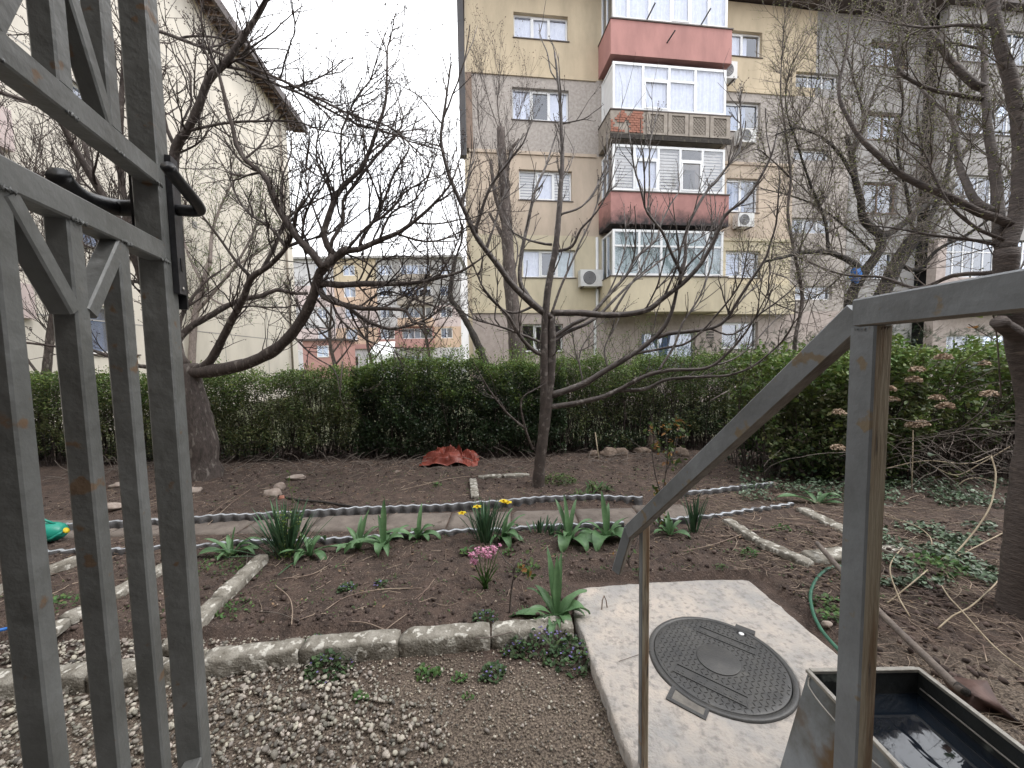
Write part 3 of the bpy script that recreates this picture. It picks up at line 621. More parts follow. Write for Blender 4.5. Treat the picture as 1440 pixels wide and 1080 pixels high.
def balcony(i, zb, zt, zg, M, covers, n, transom, casement=(), side='glass', tp=None):
    """parapet zb..zt, glazing zt..zg"""
    b = MB().box(BX0, BX1 + .04, BY, BY + .14, zb, zt).box(BX0, BX0 + .14, BY + .141, -.002, zb, zt).box(BX1 - .10, BX1 + .04, BY + .141, -.002, zb, zt)
    b.box(BX0 + .141, BX1 - .101, BY + .141, -.002, zb + .04, zb + .16)
    bal = b.build('balcony', M, blk, False, True)
    MB().box(BX0 - .02, BX1 + .07, BY - .03, BY + .17, zt, zt + .035).box(BX0 - .02, BX0 + .12, BY + .171, -.004, zt, zt + .035).build('ledge', MT['sheet'], bal, False, True)
    w = window(bal, BX0 + .08, BX1 - .10, zt + .04, zg, y=BY, n=n, rec=.035, cover=covers, transom=transom, sill=False, casement=casement, fw=.075)
    # side glazing or panel facing left
    xs_ = BX0 + .10
    f = MB().box(xs_, xs_ + .06, BY + .115, -.005, zt + .04, zt + .10).box(xs_, xs_ + .06, BY + .115, -.005, zg - .06, zg).box(xs_, xs_ + .06, -.10, -.005, zt + .101, zg - .061).box(xs_, xs_ + .06, BY + .115, BY + .17, zt + .101, zg - .061)
    if side == 'glass': f.box(xs_, xs_ + .06, BY + .60, BY + .65, zt + .101, zg - .061)
    f.build('side_frame', MT['pvc'], bal, False, True)
    MB().box(xs_ + .02, xs_ + .03, BY + .171, -.101, zt + .101, zg - .061).build('side_panel' if side != 'glass' else 'side_pane', MT['pvc'] if side != 'glass' else MT['glassd'], bal, False, True)
    MB().box(BX1 - .16, BX1 - .12, BY + .115, -.005, zt + .04, zg).build('side_panel', MT['pvc'], bal, False, True)
    return bal
b5 = balcony(4, 11.0, 12.02, 13.55, MT['redp'], ['curtain'], [4.95, 5.65, 6.35, 7.0, 7.62], None, (3,))
MB().box(BX0, BX1 + .04, BY - .02, -.01, 13.56, 13.93).build('balcony_roof', MT['ochre'], blk, False, True)
for x_ in (5.55, 7.35, 6.2):
    sp = MB().tube([(x_, BY + .02, 12.10 if x_ != 6.2 else 11.45), (x_ + .12, BY - .28, 12.35 if x_ != 6.2 else 11.62)], .022, 6); sp.build('spout', MT['pipe'], b5, False, True)
b4 = balcony(3, 8.55, 9.36, 10.82, MT['precast'], ['curtain', 'curtain', 'curtain', 'curtain'], [5.45, 6.32, 7.2], (10.35, (1, 2)), (1,), side='panel')
b3 = balcony(2, 5.92, 6.90, 8.36, MT['redstain'], ['blind', 'curtain', 'blind', 'dark', 'blind'], [5.18, 5.98, 6.72, 7.48], (7.95, (1, 3)), (1, 3))
b2 = balcony(1, 3.16, 4.27, 5.76, MT['yell'], ['curtaing'], [5.35, 6.1, 6.95, 7.7], (5.25, 'all'))
MB().box(8.41, 11.6, -.35, -.002, 3.16, 4.20).build('parapet_band', MT['yell'], blk, False, True)
# bare bricks and lattice panels of the fourth floor parapet
pm = MB().box(BX0 - .012, BX0 + 1.12, BY - .010, BY - .001, 8.68, 9.33); pm.build('mortar', MT['precast'], b4, False, True)
me_b = None; z = 8.70; row = 0
while z < 9.30:
    x = BX0 + (0 if row % 2 else -.06)
    while x < BX0 + 1.0:
        x1 = min(x + .118, BX0 + 1.05)
        if noise.noise((x * 2.6, z * 3.1, 4)) < .22 and x1 - x > .05:
            xa = max(x, BX0 - .01)
            bo = MB().box(xa, x1, BY - .028 - random.uniform(0, .012), BY - .0095, z, z + .062).build('brick', MT['brick'], b4, False, True)
        x += .128
    z += .072; row += 1
x = BX0 + 1.16
for k in range(4):
    x1 = x + .68; y_ = BY - .001
    pb = MB().box(x, x1, y_ - .05, y_, 9.27, 9.33).box(x, x1, y_ - .05, y_, 8.66, 8.72).box(x, x + .12, y_ - .05, y_, 8.721, 9.269).box(x1 - .12, x1, y_ - .05, y_, 8.721, 9.269)
    pb.box(x + .12, x1 - .12, y_ - .012, y_, 8.721, 9.269)
    w_ = x1 - x - .24; h_ = .545
    for q in range(-6, 8):
        for sgn in (1, -1):
            # diagonal rib clipped to the panel
            c = q * .11; pts = []
            for (px_, pz_) in [(t_, c + sgn * t_) for t_ in np.linspace(0, w_, 12)]:
                zz = pz_ if sgn > 0 else pz_ + w_ * .0 + .44
                if 0 <= zz <= h_: pts.append((x + .12 + px_, zz + 8.722))
            if len(pts) > 1: pb.beam((pts[0][0], y_ - .022, pts[0][1]), (pts[-1][0], y_ - .022, pts[-1][1]), .018, .018, up=(0, 1, 0))
    pb.build('lattice_panel', MT['precast'], b4, False, True); x = x1 + .03
mb = MB().box(BX0 - .02, BX1 + .06, BY - .045, BY - .002, 8.50, 8.64); mb.build('crumbling_slab_edge', MT['bark_dark'], b4, False, True)
# ---- air conditioners on the facade
def B2W(s, y, z): return Matrix.Translation(BO) @ Matrix.Rotation(A7, 4, 'Z') @ Vector((s, y, z))
def ac(label, s, z, y=-.02, w=.78, h=.55, side=False):
    t = thing('air_conditioner', label, 'air conditioner', B2W(s, y, z), A7 + (0), group='air conditioners on the apartment block')
    b = MB().box(0, w, -.34, -.06, 0, h); b.build('casing', MT['ac'], t, False, True)
    g = MB(); R = h * .41
    for q in range(5): r = R * (q + 1) / 5; g.tube([(w * .40 + r * math.cos(a), -.347, h * .5 + r * math.sin(a)) for a in np.linspace(0, 2 * math.pi, 20)], .004, 4, False)
    g.build('fan_grille', MT['ac'], t, False, True)
    MB().lathe([(R, 0), (R, .004), (0, .004)], 24, Matrix.Translation((w * .40, -.3405, h * .5)) @ Matrix.Rotation(math.pi / 2, 4, 'X')).build('fan_opening', MT['acdark'], t, False, True)
    MB().box(.08, .12, -.36, 0, -.04, -.002).box(w - .12, w - .08, -.36, 0, -.04, -.002).build('bracket', MT['sheet'], t, False, True)
ac('white air conditioner low on the wall left of the lowest enclosed balcony', 3.62, 4.10)
ac('white air conditioner at the right end of the top red balcony', 8.5, 11.05, y=-.1, w=.6)
ac('white air conditioner under the fourth floor window right of the brick balcony', 9.3, 9.05, w=.62, h=.46)
ac('white air conditioner under the window right of the mouldy red balcony', 9.3, 6.2, w=.62, h=.46)
# wall lamps
for s_, z_, lb in ((11.2, 12.55, 'small dark security lamp high on the ochre wall at the right of the block'), (.95, 9.05, 'small round lamp on the grey roughcast wall at the left of the block')):
    t = thing('wall_lamp', lb, 'lamp', B2W(s_, 0, z_), A7); MB().lathe([(.02, 0), (.09, -.05), (.10, -.14), (0, -.16)][::-1], 12, Matrix.Rotation(math.radians(70), 4, 'X')).build('lamp_head', MT['acdark'] if s_ > 5 else MT['pvc'], t, True, True)
    MB().box(-.015, .015, -.05, 0, -.02, .02).build('arm', MT['acdark'], t, False, True)
# downpipe on the left recess
tag(MB().tube([B2W(4.30, -.06, 5.8), B2W(4.30, -.06, 3.4), B2W(4.22, -.06, 3.2), B2W(4.22, -.06, .05)], .05, 8).build('downpipe', MT['pvc'], None, True), 'pale downpipe in the corner left of the lowest balcony', 'downpipe')

# ---- cream block on the left: its long side runs away from the camera
LO = P(420, 510, 21.0); LANG = math.atan2(-.9925, .1219)
lb = thing('apartment_block', 'cream apartment block with dark overhanging eaves, seen behind the gate at left', 'apartment building', (LO[0], LO[1], 0), LANG)
# local x runs toward the camera, local -y is outward (to the right)
lw_ = []
for z in (2.0, 4.6, 7.2, 9.8, 12.2):
    for t0 in (4.2, 10.4, 13.6, 16.5): lw_.append((t0, t0 + 1.35, z, z + 1.2))
lw_ = [o for o in lw_ if not (o[0] < 10 and o[2] > 1)]     # the far part of this side is blank
def lwall(name, s0, s1, z0, z1, ops, M, y0=0.): return wall(lb, name, s0, s1, z0, z1, ops, M, y0)
# flip so that local -y faces +x world: rotation LANG maps local x to the run direction; local -y to the left of it, so build with th negative
def wall_in(parent, name, s0, s1, z0, z1, opens, M, th=.3):
    mb = MB(); cuts = sorted(set([s0, s1] + [v for o in opens for v in o[:2] if s0 < v < s1]))
    for a, b in zip(cuts[:-1], cuts[1:]):
        zs = sorted([(o[2], o[3]) for o in opens if o[0] < b - 1e-4 and o[1] > a + 1e-4]); z = z0
        for c, d in zs:
            if c > z: mb.box(a, b, -th, 0, z, c)
            z = d
        if z < z1: mb.box(a, b, -th, 0, z, z1)
    return mb.build(name, M, parent, False, True)
wall_in(lb, 'wall', 0, 22, 0, 14.3, lw_, MT['cream'])
MB().box(0, .3, -11, -.301, 0, 14.3).box(0, 22, -11.3, -11.0, 0, 14.3).box(21.7, 22, -11, -.301, 0, 14.3).box(.3, 21.7, -3.2, -3, .05, 14.2).build('wall', MT['cream'], lb, False, True)
for o in lw_:
    f = MB(); s0, s1, z0, z1 = o; w = .06
    f.box(s0, s1, -.16, -.1, z0, z0 + w).box(s0, s1, -.16, -.1, z1 - w, z1).box(s0, s0 + w, -.16, -.1, z0 + w, z1 - w).box(s1 - w, s1, -.16, -.1, z0 + w, z1 - w).box((s0 + s1 - w) / 2, (s0 + s1 + w) / 2, -.16, -.1, z0 + w, z1 - w)
    wf = f.build('window', MT['pvc'], lb, False, True); MB().box(s0 + .02, s1 - .02, -.135, -.128, z0 + .02, z1 - .02).build('pane', MT['glassd'], wf, False, True)
    MB().box(s0 - .05, s1 + .05, -.1, .05, z0 - .04, z0 - .003).build('sill', MT['sheet'], wf, False, True); drape(wf, s0, s1, z0, z1, -.26, MT['curtain'])
for (a, b, c, d) in ((13.0, 13.4, 2.7, 3.4), (13.1, 13.5, 6.0, 6.8)): MB().box(a, b, .003, .12, c, d).build('balcony', MT['farpink'], lb, False, True)
MB().box(-.9, 22.5, -11.9, .75, 14.32, 14.5).box(-.9, 22.5, .65, .75, 14.15, 14.319).build('roof', MT['roof'], lb, False, True)
for z_ in (2.8, 5.6, 8.4, 11.2): MB().box(-.002, 22, -.05, .006, z_, z_ + .03).build('panel_joint', MT['greyp'], lb, False, True)
for x_ in (3.2, 6.4, 9.6): MB().box(x_, x_ + .03, -.05, .0045, 0, 14.15).build('panel_joint', MT['greyp'], lb, False, True)
MB().tube([(1.0, .10, .1), (1.0, .10, 14.1)], .055, 8).build('downpipe', MT['precast'], lb, True, True); MB().tube([(0, .03, 10.4), (3, .03, 10.1), (6.5, .03, 10.35), (10, .03, 10.2)], .012, 5).build('cable', MT['pipe'], lb, True, True)
for x_, z_ in ((4.8, 9.2), (7.6, 6.3), (2.2, 4.4)): MB().box(x_, x_ + .22, .002, .03, z_, z_ + .22).build('vent', MT['greyp'], lb, False, True)
rr = MB()
for k in range(60): rr.box(-.8 + k * .4, -.74 + k * .4, .02, .649, 14.2, 14.318)
rr.build('rafters', MT['oldframe'], lb, False, True)
# ---- far block closing the view
fb = thing('apartment_block', 'far five storey block with grey, orange and red panels between the two nearer blocks', 'apartment building', (-24.0, 46.0, 0), math.radians(1))
fz = [0, 3.2, 5.7, 8.2, 10.7, 13.7]
fops = []
for i in range(5):
    for s0, w_ in ((1.0, 1.3), (4.3, 1.4), (8.4, 1.7), (11.0, 3.6), (15.6, 1.4)): fops.append((s0, s0 + w_, fz[i] + 1.1, fz[i] + 2.35))
FM = [['farwhite', 'farwhite', 'farwhite', 'farwhite'], ['farpink', 'orange', 'farred', 'orange'], ['farwhite', 'farpink', 'farwhite', 'farpink'], ['farpink', 'orange', 'farwhite', 'greyp'], ['farwhite', 'ochre', 'greyp', 'greyp']]
for i in range(5):
    for j, (a, b) in enumerate(((-18, 3.2), (3.2, 8.2), (8.2, 14.8), (14.8, 18.0))): wall(fb, 'wall', a, b, fz[i], fz[i + 1], fops, MT[FM[i][j]], y0=.003 * j, th=.3)
for o in fops:
    f = MB(); s0, s1, z0, z1 = o; w = .09; n_ = 5 if s1 - s0 > 3 else 2
    f.box(s0, s1, .1, .18, z0, z0 + w).box(s0, s1, .1, .18, z1 - w, z1)
    for k in range(n_ + 1): xx = s0 + (s1 - s0 - w) * k / n_; f.box(xx, xx + w, .1, .18, z0 + w, z1 - w)
    wf = f.build('window', MT['pvc'], fb, False, True); MB().box(s0 + .02, s1 - .02, .135, .145, z0 + .02, z1 - .02).build('pane', MT['glassd'], wf, False, True); drape(wf, s0 + .1, s0 + (s1 - s0) * .6, z0, z1, .4, MT['curtain'])
for i in (1, 2, 3, 4): MB().box(10.8, 14.8, -1.1, -.01, fz[i] + .02, fz[i] + .98).build('balcony', MT['farred' if i == 1 else ('precast' if i > 2 else 'orange')], fb, False, True)
MB().box(3.2, 8.2, -.25, -.01, fz[1] + .0, fz[1] + .55).build('parapet_band', MT['farred'], fb, False, True)
MB().box(-18, 18, 9.7, 10, 0, 13.7).box(17.7, 17.99, .31, 9.69, 0, 13.7).box(-18, 17.6, 2.0, 2.2, 0, 13.6).build('wall', MT['farwhite'], fb, False, True)
MB().box(-18.3, 18.3, -.5, 10.4, 13.71, 13.95).build('roof', MT['greyp'], fb, False, True)
# red kiosk and a pale far block
kk = thing('red_annex', 'low red walled annex with a white window at the foot of the far block', 'annex', (-21.6, 40, 0)); MB().box(0, 4.2, 0, 3, 0, 3.9).build('wall', MT['farred'], kk, False, True)
MB().box(-.3, 4.5, -.3, 3.2, 3.91, 4.1).build('roof', MT['roof'], kk, False, True); MB().box(1.5, 2.7, -.05, -.002, 2.2, 3.4).build('window_frame', MT['pvc'], kk, False, True); MB().box(1.6, 2.05, -.06, -.051, 2.3, 3.3).box(2.15, 2.6, -.06, -.051, 2.3, 3.3).build('pane', MT['glassd'], kk, False, True)
wt = thing('white_tent', 'white sloping awning standing before the far block', 'awning', (-14.2, 38, 0))
MB().add([(0, 0, 2.4), (2.6, 0, 2.4), (2.2, 2, 3.7), (.4, 2, 3.7), (0, 0, 0), (2.6, 0, 0)], [(0, 1, 2, 3), (4, 5, 1, 0)]).build('canopy', MT['pvc'], wt, False, True); MB().box(-.03, .05, -.03, .05, 0, 2.4).box(2.55, 2.63, -.03, .05, 0, 2.4).build('pole', MT['pipe'], wt, False, True)
pb_ = thing('pale_building', 'pale low building visible in the gap left of the ochre block, behind the leaning trunk', 'building', (-8.3, 62, 0))
MB().box(0, 9, 0, 9, 0, 9.5).build('wall', MT['farwhite'], pb_, False, True); MB().box(-.4, 9.4, -.4, 9.4, 9.51, 10.4).build('roof', MT['farpink'], pb_, False, True)
for z in (2, 5, 7.6):
    for x_ in (1, 4, 7): MB().box(x_, x_ + 1.1, -.02, -.003, z, z + 1.2).build('window', MT['glassd'], pb_, False, True)
# ------------------------------------------------------------------ trees
def smooth_path(pts, step):
    """Catmull-Rom through 3D points"""
    P_ = [np.asarray(p, float) for p in pts]
    if len(P_) < 3: P_ = [P_[0], (P_[0] + P_[-1]) / 2, P_[-1]]
    Q = [2 * P_[0] - P_[1]] + P_ + [2 * P_[-1] - P_[-2]]; out_ = [P_[0]]
    for i in range(1, len(Q) - 2):
        a, b, c, d = Q[i - 1:i + 3]; n = max(1, int(np.linalg.norm(c - b) / step))
        for k in range(1, n + 1):
            t = k / n; out_.append(.5 * (2 * b + (c - a) * t + (2 * a - 5 * b + 4 * c - d) * t * t + (3 * b - a - 3 * c + d) * t ** 3))
    return out_
class Tree:
    def __init__(s, name, label, base, M, twigM, group=None, cat='tree', step=.07, knob=.06, fat=1.12):
        s.root = thing(name, label, cat, base, group=group); s.M = M; s.tw = twigM; s.paths = []; s.twigs = MB(); s.buds = []; s.step = step; s.knob = knob; s.tw_lines = []; s.fat = fat
    def _emit(s, pts, r0, r1, name, n=8, pw=1.0, flare=0):
        k = len(pts); sd = random.random() * 90; rad = []
        for i, p in enumerate(pts):
            t = i / (k - 1); r = r0 + (r1 - r0) * t ** pw; r *= 1 + s.knob * 1.6 * noise.noise((p[0] * 9 + sd, p[1] * 9, p[2] * 9))
            if flare: r *= 1 + flare * math.exp(-max(0, (p[2] - pts[0][2])) / .10)
            rad.append(r)
        MB().tube(pts, rad, n).build(name, s.M, s.root, True); s.paths.append((pts, rad))
    def trunk(s, pix, r0, r1, flare=.35, n=14):
        """pix: (px,py,depth)"""
        pts = smooth_path([P(*p) for p in pix], s.step); s._emit(pts, r0, r1, 'trunk', n, 1, flare)
    def limb(s, pix, r0, r1, dy=0.0, start=None, n=8, name='limb', wig=.006):
        x0, y0 = pix[0]
        if start is None:
            best = 1e9
            for pts, rad in s.paths:
                for p in pts:
                    a, b = proj(p); d = (a - x0) ** 2 + (b - y0) ** 2
                    if d < best: best = d; start = p[1]; sp = p
        L_ = [0.0]
        for a, b in zip(pix[:-1], pix[1:]): L_.append(L_[-1] + math.hypot(b[0] - a[0], b[1] - a[1]))
        P3 = [P(px, py, start + dy * (l_ / L_[-1]) ** 1.1) for (px, py), l_ in zip(pix, L_)]
        r0 *= s.fat; r1 *= s.fat; pts = smooth_path(P3, s.step); sd = random.random() * 50
        pts = [p + np.array(noise.noise_vector(Vector(p) * 5 + Vector((sd, 0, 0)))) * wig * min(1, i / 3) for i, p in enumerate(pts)]
        s._emit(pts, r0, r1, name, n)
    def grow(s, dens, length, r, depth=2, up=.5, wild=.5, tmin=.15, sub=3, seg=.05, shrink=.55, bud=None, budp=.5, ang=(25, 60), maxtw=4000, zmin=-9, curl=.22, src=None, budr=(.006, .011), ylim=None, xz=None, tip=1.0):
        def shoot(p, d, ln, r0, dep, sd):
            n = max(2 if dep == 0 else 3, int(ln / (seg * (1.7 if dep == 0 else 1)))); pts = [p]; dirs = [d]
            for i in range(n):
                d = d + np.random.default_rng(int(sd * 1e6 + i * 977) % 2 ** 31).normal(0, curl, 3) * .55; d[2] += up * .12; d /= np.linalg.norm(d); p = p + d * ln / n; pts.append(p); dirs.append(d)
            s.tw_lines.append((pts, r0, r0 * .42, dep))
            if bud:
                for i in range(1, n + 1):
                    if random.random() < budp: s.buds.append((pts[i], dirs[i]))
                s.buds.append((pts[-1], dirs[-1]))
            if dep > 0:
                for k in range(random.randint(max(1, sub - 1), sub + 1)):
                    i = random.randint(1, n); spawn(pts[i], dirs[i], ln * shrink * random.uniform(.5, 1.2), r0 * (.75 - .3 * i / n), dep - 1)
        def spawn(p, d, ln, r0, dep):
            if len(s.tw_lines) > maxtw: return
            v = np.array([random.gauss(0, 1) for _ in range(3)]); v -= d * (v @ d); v /= np.linalg.norm(v); a = math.radians(random.uniform(*ang))
            q = d * math.cos(a) + v * math.sin(a); q = q + np.array([0, 0, up * random.uniform(.1, .8)]); q /= np.linalg.norm(q)
            shoot(np.array(p), q, ln, r0, dep, random.random())
        for pts, rad in (src or s.paths)[:]:
            k = len(pts); tl = sum(np.linalg.norm(pts[i + 1] - pts[i]) for i in range(k - 1)); n = tl * dens; n = int(n) + (random.random() < n % 1)
            for _ in range(n):
                t = tmin + (1 - tmin) * random.random(); i = min(k - 2, int(t * (k - 1))); d = pts[i + 1] - pts[i]; d = d / (np.linalg.norm(d) or 1)
                if pts[i][2] < zmin: continue
                if ylim and not (ylim[0] < pts[i][1] < ylim[1]): continue
                spawn(pts[i], d, length * random.uniform(.4, 1.25), min(r * random.uniform(.7, 1.1), rad[i] * .8), depth)
            if tip and k > 3 and rad[-1] < .02:
                d = pts[-1] - pts[-3]; d = d / (np.linalg.norm(d) or 1); shoot(np.array(pts[-1]), d, length * .5 * tip, min(r, rad[-1]), depth, random.random())
    def finish(s, bud=None, budr=(.006, .011), n=3, clusters=1, name='twigs'):
        mb = MB(); s.nt = len(s.tw_lines)
        for pts, a, b, dep in s.tw_lines:
            k = len(pts); mb.tube(pts, [a + (b - a) * i / (k - 1) for i in range(k)], n, False)
        if mb.v: tag(mb.build(name, s.tw, s.root, True), kind='stuff')
        if bud and s.buds:
            V0 = np.array([(0, 0, 1.8), (1, 0, 0), (-.5, .87, 0), (-.5, -.87, 0), (0, 0, -.9)]); F0 = np.array([(0, 1, 2), (0, 2, 3), (0, 3, 1), (3, 2, 1)])
            pos = []
            for p, d in s.buds:
                for c in range(clusters): pos.append(p + rng.normal(0, .45 * budr[1] * (clusters > 1) * 2.2, 3))
            scatter('buds', np.array(pos), rng.uniform(budr[0], budr[1], len(pos)), bud, V0, F0, False, tilt=.8, parent=s.root)
# ---- young bare tree in the middle
T = Tree('bare_tree', 'young bare tree with smooth grey forking stems, in the middle before the hedge', G(757, 692, BED), MT['bark_fig'], MT['bark_fig'], step=.06, knob=.10, fat=1.3)
D = 4.9
T.trunk([(757, 694, D), (758, 665, D), (761, 635, D), (766, 600, D), (771, 560, D), (775, 520, D), (776, 480, D), (776, 445, D)], .078, .045, .35)
T.limb([(762, 630), (765, 590), (766, 540), (765, 490), (768, 430), (774, 385), (781, 352), (785, 315), (789, 253), (791, 216), (789, 175), (787, 139), (784, 108), (780, 74)], .052, .009, -.05)
T.limb([(776, 447), (752, 430), (720, 400), (700, 372), (684, 352), (669, 331), (655, 300), (635, 255), (621, 206), (622, 175), (629, 129), (633, 102)], .036, .007, -.5)
T.limb([(669, 331), (670, 320), (689, 265), (715, 228), (735, 202), (746, 175)], .018, .005, -.3)
T.limb([(622, 175), (600, 148), (585, 132), (570, 124)], .008, .004, -.1); T.limb([(621, 206), (600, 200), (592, 192), (585, 196)], .007, .004, -.1)
T.limb([(752, 430), (738, 410), (731, 396), (733, 360), (744, 305), (754, 265), (768, 232), (780, 195), (785, 180)], .024, .007, .6)
T.limb([(776, 344), (766, 343), (740, 336), (720, 326), (713, 312)], .013, .006, .3)
T.limb([(776, 440), (810, 440), (860, 443), (907, 437), (933, 419), (960, 398), (984, 373), (1007, 333), (1020, 302), (1049, 280), (1069, 249), (1084, 220), (1090, 196)], .034, .007, -.7)
T.limb([(956, 400), (958, 385), (964, 360), (964, 333), (973, 305), (993, 271), (1015, 244), (1029, 227), (1042, 204), (1041, 160), (1040, 130)], .018, .005, .25)
T.limb([(958, 385), (947, 362), (933, 329), (911, 300), (904, 280), (893, 238), (887, 204), (885, 190)], .015, .005, -.25)
T.limb([(911, 300), (913, 253), (914, 204), (924, 160)], .009, .004, .2)
T.limb([(776, 475), (790, 466), (805, 456), (829, 444), (853, 418), (880, 388), (893, 364), (922, 338), (929, 316), (942, 289), (955, 267), (954, 244)], .022, .005, .5)
T.limb([(776, 482), (800, 466), (826, 455), (850, 436), (880, 405), (914, 378), (945, 355), (975, 340), (1000, 325)], .02, .005, .9)
T.limb([(774, 556), (800, 548), (820, 540), (855, 519), (890, 498), (925, 470), (940, 449), (949, 422), (954, 400), (966, 375), (990, 350), (1010, 325)], .036, .006, -.3)
T.limb([(924, 475), (940, 469), (960, 467), (998, 462), (1020, 451), (1038, 422), (1060, 389), (1078, 360), (1082, 347), (1091, 315), (1096, 260)], .02, .005, -.5)
T.limb([(770, 572), (785, 571), (838, 561), (866, 550), (907, 529), (940, 521), (994, 517), (1022, 498), (1049, 467), (1062, 447), (1088, 428), (1111, 409)], .028, .005, -.8)
T.limb([(866, 550), (907, 547), (942, 533), (1011, 529), (1038, 524), (1064, 511), (1100, 480), (1115, 455), (1119, 427)], .018, .005, -.5)
T.limb([(925, 524), (935, 507), (949, 484), (960, 455), (980, 424), (993, 393), (1000, 371), (1010, 300)], .012, .004, .3)
T.limb([(753, 632), (749, 630), (740, 606), (733, 578), (737, 557), (761, 543)], .013, .005, -.15)
T.limb([(740, 604), (713, 581), (692, 554), (675, 526)], .012, .005, -.3); T.limb([(713, 581), (700, 560), (685, 555)], .006, .003, -.1)
T.limb([(766, 500), (755, 496), (735, 478), (715, 444), (706, 435), (682, 408), (672, 387), (677, 377)], .021, .006, -.4)
T.limb([(766, 484), (735, 471), (703, 459), (667, 449), (650, 438), (631, 428)], .014, .005, -.3); T.limb([(703, 459), (696, 449), (699, 415), (700, 380)], .008, .004, .1)
T.limb([(781, 352), (785, 353), (805, 346), (817, 322), (836, 302), (850, 280), (862, 250)], .016, .005, -.3)
T.limb([(789, 303), (790, 301), (817, 291), (836, 269), (850, 236), (855, 200)], .011, .004, .3)
T.limb([(789, 175), (800, 172), (820, 168), (834, 158)], .007, .004, -.1)
for pth, r_, dy in (([(776,440),(790,400),(812,350),(835,300),(850,250),(858,205)],.013,.4),([(860,443),(880,410),(900,380),(915,345),(922,300)],.012,.3),([(907,437),(925,400),(935,360),(940,330)],.01,-.3),([(933,419),(950,380),(960,340),(975,300),(985,260)],.011,-.3),([(853,418),(870,380),(880,340),(878,300)],.009,.3),([(669,331),(650,290),(660,250),(668,210)],.010,.3),([(684,352),(700,300),(712,260),(700,215)],.012,.2),([(720,400),(728,350),(715,310)],.009,.3),([(855,519),(850,490),(865,460),(880,430)],.009,.3),([(890,498),(930,490),(970,480),(1010,440),(1040,400),(1052,350)],.013,-.5),([(820,540),(815,500),(830,470),(850,450)],.009,.3),([(752,430),(720,440),(690,420),(668,380),(650,340)],.013,-.3),([(998,462),(1030,470),(1070,440),(1090,400)],.009,-.2),([(994,517),(1040,500),(1080,460),(1100,440)],.009,.2)):
    T.limb(pth, r_, .0045, dy)
T.grow(.9, .75, .0115, 1, up=.8, sub=3, seg=.06, tmin=.25, zmin=1.3, ang=(25, 55), curl=.15, shrink=.5, tip=0)
T.grow(4.2, .27, .0078, 1, up=.55, sub=2, seg=.045, tmin=.3, zmin=1.1, ang=(20, 50), curl=.16, bud=True, budp=.25)
T.finish(MT['bud'], (.007, .011), 4)
# ---- thick spreading tree at the left
T = Tree('bare_tree', 'old bare fruit tree with thick grey trunk and wide low limbs behind the gate', G(288, 678, BED), MT['bark'], MT['twig'], step=.09, knob=.12, fat=1.25)
D = 5.55
T.trunk([(288, 682, D), (286, 650, D), (280, 600, D), (272, 560, D), (265, 530, D), (262, 512, D)], .225, .14, .25, 18)
T.limb([(262, 524), (300, 521), (345, 512), (382, 495), (410, 470), (430, 440), (441, 415), (450, 384), (472, 362), (489, 350)], .078, .036, -.9, n=12)
T.limb([(472, 362), (460, 345), (455, 329), (464, 300), (473, 275), (484, 260), (507, 238), (522, 206), (533, 173), (542, 144), (544, 100), (545, 66), (549, 55)], .032, .006, -.2)
T.limb([(485, 353), (504, 351), (533, 338), (562, 326), (589, 306), (611, 286), (633, 260), (644, 233)], .03, .006, -.4)
T.limb([(507, 345), (507, 340), (520, 318), (533, 298), (547, 264), (555, 242), (575, 211), (575, 200), (584, 173)], .018, .005, .2)
T.limb([(465, 350), (467, 338), (482, 311), (482, 284), (495, 264), (520, 231), (542, 207), (560, 187), (567, 164), (562, 149), (553, 118)], .02, .005, .4)
T.limb([(484, 260), (480, 233), (480, 184), (489, 162), (502, 135), (520, 113), (533, 73), (540, 53)], .013, .004, -.3)
T.limb([(444, 402), (460, 399), (478, 401), (513, 399), (542, 399), (584, 398), (616, 391), (647, 382), (676, 364)], .034, .008, -.5)
T.limb([(448, 405), (456, 418), (469, 424), (504, 433), (536, 434), (571, 437), (580, 453), (596, 456)], .032, .012, -.6)
T.limb([(571, 437), (577, 425), (585, 408), (600, 395), (618, 385)], .014, .006, .2)
T.limb([(456, 418), (464, 418), (491, 433), (509, 447), (536, 460), (558, 462), (591, 453), (613, 440), (629, 420), (640, 400)], .024, .006, .5)
T.limb([(262, 520), (289, 514), (306, 490), (323, 456), (342, 420), (354, 391), (380, 372), (402, 348), (412, 324), (417, 300), (430, 280)], .05, .012, -1.1)
T.limb([(368, 382), (388, 343), (400, 314), (417, 296), (440, 285), (470, 270)], .022, .006, .3)
T.limb([(470, 360), (453, 375), (441, 358), (424, 341), (408, 320), (388, 286), (378, 257), (368, 243), (344, 224), (332, 204), (328, 180), (320, 156), (315, 132), (309, 108), (291, 77)], .042, .01, -.5)
T.limb([(262, 516), (253, 500), (250, 480), (272, 457), (296, 444), (316, 432), (344, 420), (369, 416), (388, 408), (417, 413), (433, 412)], .045, .02, .6)
T.limb([(258, 514), (245, 495), (225, 450), (205, 400), (190, 355), (172, 322), (150, 285), (130, 250), (100, 200), (85, 170), (60, 150), (0, 130), (-40, 120)], .075, .012, -1.5)
T.limb([(185, 345), (178, 300), (170, 240), (171, 150), (174, 80), (170, 0), (165, -50)], .032, .012, -.3)
T.limb([(215, 425), (235, 340), (243, 250), (247, 208), (262, 185), (280, 150), (292, 115), (315, 90), (330, 70), (350, 40), (372, 5), (385, -30)], .06, .018, -.9)
T.limb([(258, 514), (252, 470), (258, 440), (285, 400), (318, 375)], .03, .008, .6)
T.limb([(262, 185), (290, 178), (330, 172), (380, 170), (420, 172), (460, 185), (520, 192)], .014, .004, -.3)
